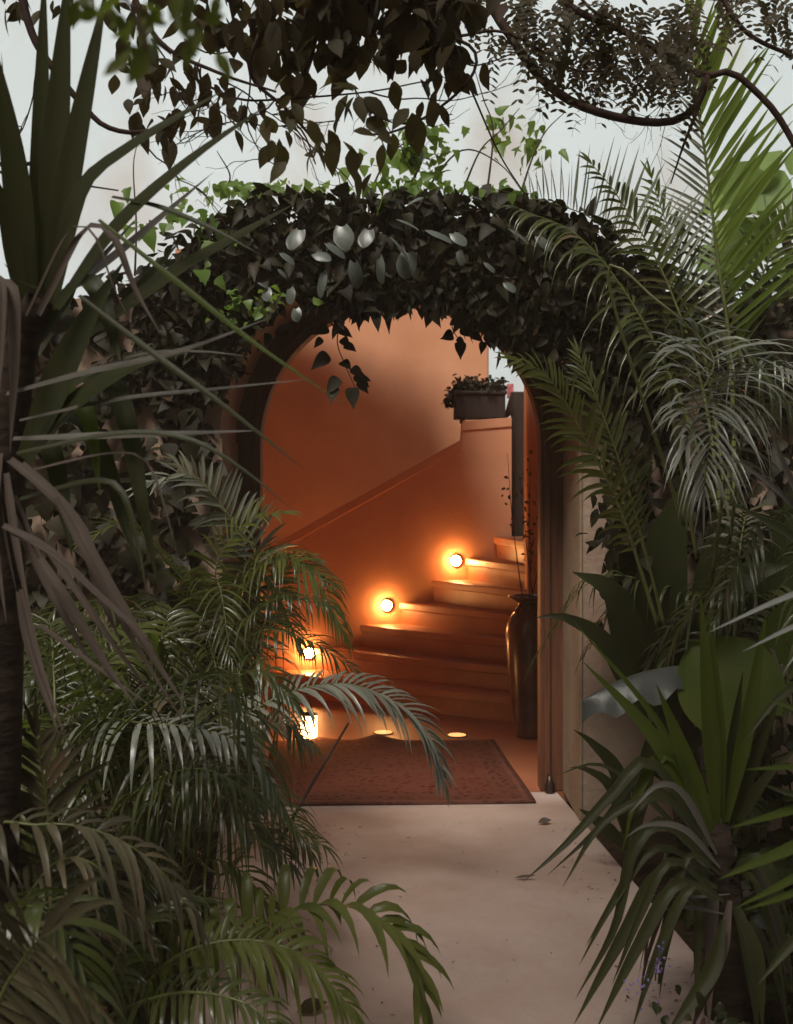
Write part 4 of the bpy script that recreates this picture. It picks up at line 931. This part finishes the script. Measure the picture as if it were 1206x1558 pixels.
# arch ring: leaves drape over the opening edge too
ring = []
while len(ring) < 4400:
    a = rng.uniform(R(12), R(168)); rr = rng.uniform(.58, 1.30)
    x = CX + rr * math.cos(a); z = ZC + rr * math.sin(a)
    zt = 2.40 + 0.40 * math.exp(-((x) / 1.12) ** 6)
    if z > zt + .08: continue
    ad = math.degrees(a)
    lim = np.interp(ad, [12, 28, 60, 95, 118, 128, 168], [.80, .68, .60, .59, .64, .82, .84]) + rng.normal(0, .03)
    if math.hypot(x - CX, z - ZC) < lim: continue
    ring.append((x, 5.14 - abs(rng.normal(0, .045)) - .03 * math.sin(a), z))
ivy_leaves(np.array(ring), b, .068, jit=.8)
# top of the wall
n = 900; xs = rng.uniform(-1.35, 1.25, n); top = np.array([wall_top(x) for x in xs])
ivy_leaves(np.stack([xs, rng.uniform(5.05, 5.75, n), top + rng.uniform(-.03, .12, n) ], 1), b, .085, down=.2, face=(0, -.4, 1), jit=.6)
ivy_leaves(on_wall(1500, -3.2, -.85, .9, 2.6), b, .10)
ivy_leaves(on_wall(1500, .95, 3.2, .9, 2.6), b, .10, )
b.build('foliage', M['ivy'], iv)
# big leaves on the arch, sky light put into their paler base colour
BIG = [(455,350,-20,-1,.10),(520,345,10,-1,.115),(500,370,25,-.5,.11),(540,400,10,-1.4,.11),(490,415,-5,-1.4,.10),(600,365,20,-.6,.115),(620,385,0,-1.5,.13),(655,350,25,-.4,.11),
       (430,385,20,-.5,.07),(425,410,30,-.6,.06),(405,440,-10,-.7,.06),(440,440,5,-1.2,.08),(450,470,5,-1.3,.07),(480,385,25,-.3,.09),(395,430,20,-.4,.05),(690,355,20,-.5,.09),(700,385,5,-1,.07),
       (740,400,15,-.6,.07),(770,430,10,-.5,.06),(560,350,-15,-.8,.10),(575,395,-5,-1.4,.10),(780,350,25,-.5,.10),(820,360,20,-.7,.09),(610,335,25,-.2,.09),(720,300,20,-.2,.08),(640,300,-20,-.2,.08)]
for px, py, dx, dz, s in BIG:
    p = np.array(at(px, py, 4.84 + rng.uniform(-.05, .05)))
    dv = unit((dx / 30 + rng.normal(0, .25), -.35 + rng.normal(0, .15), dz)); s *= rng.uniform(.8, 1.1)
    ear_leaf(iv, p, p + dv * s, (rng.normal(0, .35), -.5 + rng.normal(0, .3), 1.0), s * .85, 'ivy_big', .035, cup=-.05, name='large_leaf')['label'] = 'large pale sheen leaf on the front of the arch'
# bright young growth along the top
b = MB()
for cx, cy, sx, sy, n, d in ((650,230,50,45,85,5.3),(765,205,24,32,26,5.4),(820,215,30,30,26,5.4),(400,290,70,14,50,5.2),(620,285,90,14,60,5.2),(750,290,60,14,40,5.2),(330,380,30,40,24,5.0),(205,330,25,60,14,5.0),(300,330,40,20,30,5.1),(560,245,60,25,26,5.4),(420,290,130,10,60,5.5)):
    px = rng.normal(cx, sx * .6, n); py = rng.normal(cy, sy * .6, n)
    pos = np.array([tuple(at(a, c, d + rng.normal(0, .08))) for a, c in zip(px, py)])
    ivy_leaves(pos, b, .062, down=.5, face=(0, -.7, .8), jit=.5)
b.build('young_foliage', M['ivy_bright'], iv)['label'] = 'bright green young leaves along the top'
b = MB()
for cx, cy, n in ((355, 470, 24), (395, 465, 18), (420, 470, 10)):
    pos = np.array([tuple(at(rng.normal(cx, 16), rng.normal(cy, 12), 4.9)) for _ in range(n)])
    ivy_leaves(pos, b, .042, down=.2, face=(0, -.6, 1), jit=.5)
b.build('sprig_foliage', M['ivy_bright'], iv)
# woody runners
b = MB()
def runner(pts, d, r0=.006, r1=.002): b.tube(spline(P(pts, d), 22), [r0, r1], 5)
for pts in ([(610,300),(640,250),(650,190),(690,160)],[(700,300),(730,230),(760,200),(790,165)],[(790,300),(810,240),(830,200),(860,170)],[(640,300),(700,230),(760,250),(800,300)],[(205,420),(207,340),(203,250),(215,200)],[(330,300),(350,270),(330,230)],
            [(560,300),(590,240),(640,200)],[(740,300),(750,200),(735,150),(720,100)]): runner(pts, 5.3)
for k in range(16):
    x = rng.uniform(330, 850); runner([(x, 320), (x + rng.normal(0, 30), 360), (x + rng.normal(0, 60), 430), (x + rng.normal(0, 80), 470)], 5.08, .008, .003)
b.build('stem', M['twig'], iv)
# hanging tendrils in the opening
def tendril(pts, leaves, d, seed):
    s = MB(); s.tube(spline(P(pts, d), 20), [.0035, .002], 5); o = s.build('tendril', M['twig'], iv)
    l_ = MB()
    for (px, py, dx, dz, sz) in leaves:
        p = np.array(at(px, py, d)); l_.strips([p], [(dx, rng.normal(-.2, .2), dz)], [(rng.normal(0, .2), -1, .35)], sz, sz * .66, HEART, .12, .1)
    l_.build('tendril_leaf', M['ivy'], o)
tendril([(520,470),(513,520),(525,555),(540,590)], [(500,500,-.9,-.3,.085),(515,500,.9,-.5,.08),(470,500,-.5,-.9,.07),(520,515,.7,-.8,.07),(525,525,.9,-.5,.075),(500,540,-.8,-.6,.11),(520,550,.6,-.5,.08),(535,560,.8,-.6,.08),(540,570,.9,-.7,.09),
        (515,575,-.7,-.9,.1),(535,590,.1,-1,.105),(510,590,-.3,-1,.085),(545,580,.8,-.9,.075),(490,515,-.8,-.8,.06),(550,575,.9,-.2,.05)], 5.25, 1)
tendril([(690,478),(688,500),(700,520)], [(688,505,-.8,-.4,.06),(690,512,-.9,-.1,.07),(700,500,.9,-.4,.09),(715,505,.9,-.6,.08),(700,520,0,-1,.085),(695,515,.5,-.3,.05),(735,520,-.2,-1,.06),(720,480,.4,-1,.06),(740,510,.3,-1,.07)], 5.25, 2)
tendril([(560,470),(556,482)], [(556,475,.3,-1,.06),(545,478,-.6,-.8,.06),(600,465,.1,-1,.07),(640,470,.1,-1,.06),(660,465,-.2,-1,.06),(580,468,-.2,-1,.05)], 5.25, 3)

# ------------------------------------------------------------------ trees overhead
def twigs(b, start, direc, length, rad, depth, rg, tips, spread=.7, sag=.0):
    p = np.array(start, float); d = unit(direc); pts = [p]
    for k in range(6):
        d = unit(d + rg.normal(0, .22, 3) + [0, 0, sag]); p = p + d * length / 6; pts.append(p)
    b.tube(spline(pts, 10), [rad, rad * .5], 5)
    tips.append((p, d))
    if depth > 0:
        for q in range(rg.integers(2, 4)):
            i = rg.integers(2, 6); dd = unit(d + rg.normal(0, spread, 3))
            twigs(b, pts[i], dd, length * rg.uniform(.45, .7), rad * .6, depth - 1, rg, tips, spread, sag)
def leaf_cluster(b, pos, n, spread, size, rg, down=.9, mi=0, wr=(.42, .6), prof=OVATE):
    pos = np.array(pos) + rg.normal(0, 1, (n, 3)) * np.array(spread)
    D = rg.normal(0, .55, (n, 3)) + [0, 0, -down]; N = rg.normal(0, .6, (n, 3)) + [0, -.8, .5]
    L_ = size * rg.uniform(.65, 1.25, n)
    b.strips(pos, D, N, L_, L_ * rg.uniform(*wr, n), prof, .12, .1, rg.uniform(0, .25, n), mi)
tl = thing('drooping_tree', (-1.9, 3.4, -.05), 'tree at upper left with drooping dark oval leaves and bare twigs', 'tree')
rg = np.random.default_rng(300)
b = MB(); tips = []
b.tube(spline([(-1.9, 3.4, -.05), (-1.85, 3.35, 1.6), (-1.6, 3.2, 2.8), (-1.2, 3.1, 3.4)], 20), [.09, .075, .06, .045], 10)
b.build('trunk', M['bark'], tl)
b = MB()
def limb(pts, d, r0, r1): b.tube(spline(P(pts, d), 26), [r0, r1], 7)
limb([(20,-60),(48,50),(85,110),(130,165),(160,192),(205,202),(260,192)], 2.9, .013, .005)
limb([(-100,-150),(150,-100),(350,-40),(560,-20),(720,-60)], 3.1, .035, .02)
limb([(180,-60),(240,60),(330,110),(420,140)], 3.0, .009, .003)
limb([(360,-60),(400,20),(380,110),(440,170),(500,240)], 3.1, .009, .003)
limb([(520,-60),(560,0),(640,10),(720,-10)], 3.1, .012, .004)
limb([(640,-30),(660,40),(720,75),(715,120),(660,170),(600,200),(560,205)], 3.1, .006, .003)
limb([(0,250),(60,245),(110,200),(135,160)], 2.8, .006, .003)
limb([(0,262),(80,275),(180,290)], 2.8, .004, .002)
limb([(470,-60),(480,60),(450,130),(420,160),(460,200),(480,250)], 3.2, .007, .002)
limb([(280,110),(360,150),(440,150),(560,140),(640,125)], 3.15, .004, .002)
for s, dr in [((230,60),(.5,0,-.6)),((300,100),(.4,0,-.8)),((380,110),(.1,0,-1)),((430,160),(.4,0,-.7)),((200,200),(.5,0,-.5)),((330,120),(.8,0,-.4)),((500,100),(.3,0,-.8)),((60,90),(-.3,0,-.8)),((420,150),(-.4,0,-.8)),((540,150),(.3,0,-.7)),((240,190),(.7,0,-.4)),((350,170),(.6,0,-.7)),((560,140),(.7,0,-.2)),((280,60),(.7,0,-.3))]:
    twigs(b, at(*s, 3.1), dr, .3, .0028, 2, rg, tips, .6)
b.build('branch', M['twig'], tl)
b = MB()
def at_c(px, py, d): return tuple(at(px, py, d))
for px, py, n, sx, sz, s in ((350,40,30,.10,.06,.10),(430,60,50,.10,.08,.105),(520,50,60,.10,.08,.11),(600,60,50,.10,.08,.115),(660,90,34,.05,.08,.12),(640,20,40,.10,.06,.11),(440,20,50,.14,.06,.10),(570,10,50,.14,.05,.11),(250,150,26,.07,.05,.085),(300,185,26,.06,.045,.09),(215,120,16,.05,.04,.08),
                           (340,200,12,.04,.03,.085),(400,90,30,.07,.05,.10),(660,130,16,.04,.05,.115),(30,10,22,.08,.05,.08),(80,40,12,.05,.04,.06),(170,20,16,.09,.04,.07),(230,215,8,.02,.02,.10),(470,110,22,.08,.04,.11),(560,95,20,.06,.05,.115),(700,20,8,.03,.04,.09)):
    leaf_cluster(b, at_c(px, py - 40, 3.15), int(n * 1.05), (sx * 1.1, .10, sz * .9), s * .8, rg)
# the crown goes on unseen above the frame, packed to shade the garden
n = 4300
pos = np.stack([rg.uniform(-3.4, .8, n), np.where(rg.random(n) < .92, rg.uniform(-2.8, 2.7, n), rg.uniform(2.7, 5.0, n)), rg.uniform(3.15, 4.1, n)], 1); pos[:, 2] += np.maximum(0, (pos[:, 1] - 3.0)) * .5
b.strips(pos, rg.normal(0, .6, (n, 3)) + [0, 0, -.5], rg.normal(0, .5, (n, 3)) + [0, 0, 1], rg.uniform(.10, .18, n), rg.uniform(.05, .09, n), OVATE, .12, .2)
b.build('crown', M['tree_leaf'], tl)
b = MB()
for px, py, n, sx, sz, s in ((440,200,12,.05,.03,.085),(490,235,20,.06,.05,.095),(560,240,18,.05,.05,.10),(450,260,10,.04,.03,.09),(560,310,3,.02,.02,.13),(600,250,7,.04,.03,.12),(520,270,10,.05,.03,.10),(540,190,14,.05,.04,.09),(160,45,0,.05,.04,.06)):
    if n: leaf_cluster(b, at_c(px, py - 48, 3.0), int(n * .6), (sx * 1.2, .08, sz * .8), s * .8, rg)
b.build('olive_foliage', M['tree_leaf_olive'], tl)['label'] = 'olive green leaves hanging before the ivy'
# leaf spray close to the camera, out of focus
ns = thing('leafy_twig', at(200, -30, 1.0), 'blurred yellow green leafy twig close to the camera at top left', 'twig')
b = MB(); b.tube(spline([at(60, -200, 1.1), at(150, -60, 1.0), at(210, 30, .98), at(225, 90, .97)], 14), [.004, .0015], 6); b.tube(spline([at(150, -60, 1.0), at(240, -20, 1.0), at(290, 20, 1.0)], 12), [.003, .001], 6); b.build('stem', M['twig'], ns)
b = MB()
for px, py, n in ((160, 5, 10), (200, 40, 10), (215, 85, 5), (260, 10, 10), (270, 50, 5), (140, -20, 8)):
    leaf_cluster(b, at_c(px, py - 6, 1.0), n, (.014, .02, .012), .026, rg, .6)
b.build('foliage', M['palm_bright'], ns)

tr = thing('feathery_tree', (2.4, 4.6, -.05), 'tree at upper right with bowed brown branches and fine feathery leaves', 'tree')
b = MB(); b.tube(spline([(2.4, 4.6, -.05), (2.3, 4.4, 1.6), (2.0, 4.1, 2.9), (1.6, 3.8, 3.9)], 20), [.10, .085, .07, .05], 10); b.build('trunk', M['bark'], tr)
b = MB()
limb([(720,-120),(745,0),(775,52),(815,110),(870,155),(950,181),(1020,185),(1060,160),(1075,116)], 3.5, .017, .012)
limb([(800,-60),(870,12),(950,48),(1010,82),(1050,108),(1080,115),(1112,110),(1150,140),(1185,180),(1230,260)], 3.5, .012, .010)
limb([(700,55),(760,48),(820,75),(870,105),(920,108),(950,100)], 3.45, .005, .003)
limb([(1080,-40),(1115,25),(1150,60),(1230,95)], 3.5, .009, .006)
limb([(690,75),(720,145),(760,235),(798,295)], 3.4, .004, .002)
limb([(860,-40),(900,15),(960,35),(1010,30),(1040,20)], 3.5, .006, .002)
limb([(1060,170),(1040,220),(1020,280)], 3.6, .006, .002)
limb([(700,90),(720,100),(760,90),(790,75)], 3.4, .003, .0015)
tips = []
for s, dr in [((790,75),(.6,0,-.5)),((870,105),(.6,0,-.3)),((900,30),(.4,0,-.8)),((960,55),(-.3,0,-.9)),((1000,80),(.2,0,-1)),((940,50),(.3,0,-.9)),((1040,100),(0,0,-1)),((860,10),(-.3,0,-1)),((1120,30),(.5,0,.2))]:
    twigs(b, at(*s, 3.5), dr, .28, .0022, 2, rg, tips, .7)
b.build('branch', M['twig'], tr)
def pinnate(b, p, d, length, rg, npair=9, size=.022):
    d = unit(d); q = np.array([p + d * length * t + np.array([0, 0, -.35 * length]) * t * t for t in np.linspace(0, 1, npair)])
    up = unit(rg.normal(0, .5, 3) + [0, -1, .3]); S = unit(np.cross(d, up))
    for s in (1, -1):
        b.strips(q, S * s * .95 + d * .35 + rg.normal(0, .12, (npair, 3)), up, size * rg.uniform(.8, 1.15, npair), size * .42, SMALL, .05, .1)
b = MB()
for px, py, n, sx, sy in ((740,25,16,25,25),(790,45,20,30,30),(800,90,16,20,20),(860,70,34,40,30),(850,120,20,25,20),(905,85,34,40,35),(930,130,24,30,18),(960,50,24,40,30),(990,110,40,30,30),(1030,90,40,25,35),(1010,140,22,25,18),(1040,40,20,30,25),(1080,20,14,30,20),(1160,25,26,35,20),(1195,50,14,20,20),(900,30,20,40,20),(755,80,6,10,15),(830,20,14,40,20),(1045,165,10,14,15)):
    for k in range(int(n * .40)):
        p = np.array(at(rg.normal(px, sx * .75), rg.normal(py, sy * .6) - 30, 3.5 + rg.normal(0, .08)))
        pinnate(b, p, rg.normal(0, .55, 3) + [0, 0, -.75], rg.uniform(.09, .16), rg, int(rg.integers(7, 12)), .028)
n = 4300  # unseen leaves overhead, added to keep the sun off the garden
pos = np.stack([rg.uniform(-.4, 3.4, n), np.where(rg.random(n) < .94, rg.uniform(-2.8, 2.7, n), rg.uniform(2.7, 5.2, n)), rg.uniform(3.3, 4.2, n)], 1); pos[:, 2] += np.maximum(0, (pos[:, 1] - 3.2)) * .5
b.strips(pos, rg.normal(0, .6, (n, 3)) + [0, 0, -.4], rg.normal(0, .5, (n, 3)) + [0, 0, 1], rg.uniform(.10, .16, n), rg.uniform(.04, .07, n), OVATE, .12, .2)
b.build('crown', M['pinnate'], tr)

# bright leaves beyond the garden wall at the right
bl = thing('broad_leaf_tree', (3.2, 7.4, -.05), 'sunlit broad pale green leaves beyond the wall behind the right palm', 'tree')
b = MB(); b.tube(spline([(3.2, 7.4, -.05), (2.9, 7.3, 1.6), (2.5, 7.2, 3.2)], 14), [.07, .06, .03], 9); b.build('trunk', M['bark'], bl)
b = MB()
for px, py, n, s in ((1180,330,10,.34),(1150,380,8,.3),(1200,400,8,.3),(1190,280,6,.3),(1130,430,6,.25),(1100,400,6,.2)):
    leaf_cluster(b, at_c(px, py - 20, 7.2), n, (.12, .15, .12), s, rg, .5, wr=(.7, .95))
b.build('crown', M['backlit'], bl)
wl = bush('wall_top_shrub', (2.0, 5.45, 2.40), (.9, .2, .22), 320, .10, 'wall_leaf', 'glossy leaves spilling over the right garden wall top', 'shrub', 401)

# ------------------------------------------------------------------ fallen leaves on the path
for px, py, rot, s, mt, lab in ((830,1255,.3,.07,'dry','curled brown dead leaf on the path near the right jamb'), (800,1339,.0,.09,'dry','thin fallen leaf lying on the path under the yucca tip'), (478,1546,.5,.10,'tree_leaf','dark fallen leaf at the bottom edge of the path')):
    d = CAMZ * F / (py - HY); p = np.array(at(px, py, d)); p[2] = .006
    b = MB(); b.strips([p + [-s / 2, 0, .004]], [(math.cos(rot), math.sin(rot), 0)], [(0.1, -.5, 1)], s, s * (.5 if py != 1339 else .18), OVATE, .3, -.12)
    o = b.build('fallen_leaf', M[mt]); tag(o, lab, 'leaf', 'fallen leaves on the path')
lt_ = MB(); rng = np.random.default_rng(500); n = 230
px_ = np.where(rng.random(n) < .75, np.where(rng.random(n) < .5, -.38 + np.abs(rng.normal(0, .14, n)), .90 - np.abs(rng.normal(0, .10, n))), rng.uniform(-.4, .85, n))
pos = np.stack([px_, rng.uniform(2.9, 5.15, n), np.full(n, .004)], 1)
lt_.strips(pos, rng.normal(0, 1, (n, 3)) * [1, 1, .05], [(0, 0, 1)], rng.uniform(.004, .022, n), rng.uniform(.003, .008, n), SMALL, .2)
tag(lt_.build('path_litter', M['dry']), 'tiny bits of plant litter strewn over the path', 'litter', kind='stuff')

# ------------------------------------------------------------------ thin tinted volume added to lift and warm the dark tones
hz = MB(); hz.box((-20.5, -8.5, -1.05), (20.5, 16.5, 10.8))
hm = bpy.data.materials.new('tone_lift_air'); hm.use_nodes = True
hn = hm.node_tree.nodes; hn.remove(hn['Principled BSDF'])
pv = hn.new('ShaderNodeVolumePrincipled'); pv.inputs['Color'].default_value = (1.0, 0.76, 0.56, 1); pv.inputs['Density'].default_value = 0.0065
hm.node_tree.links.new(pv.outputs[0], hn['Material Output'].inputs['Volume'])
tag(hz.build('tone_haze', hm, smooth=False), kind='stuff')
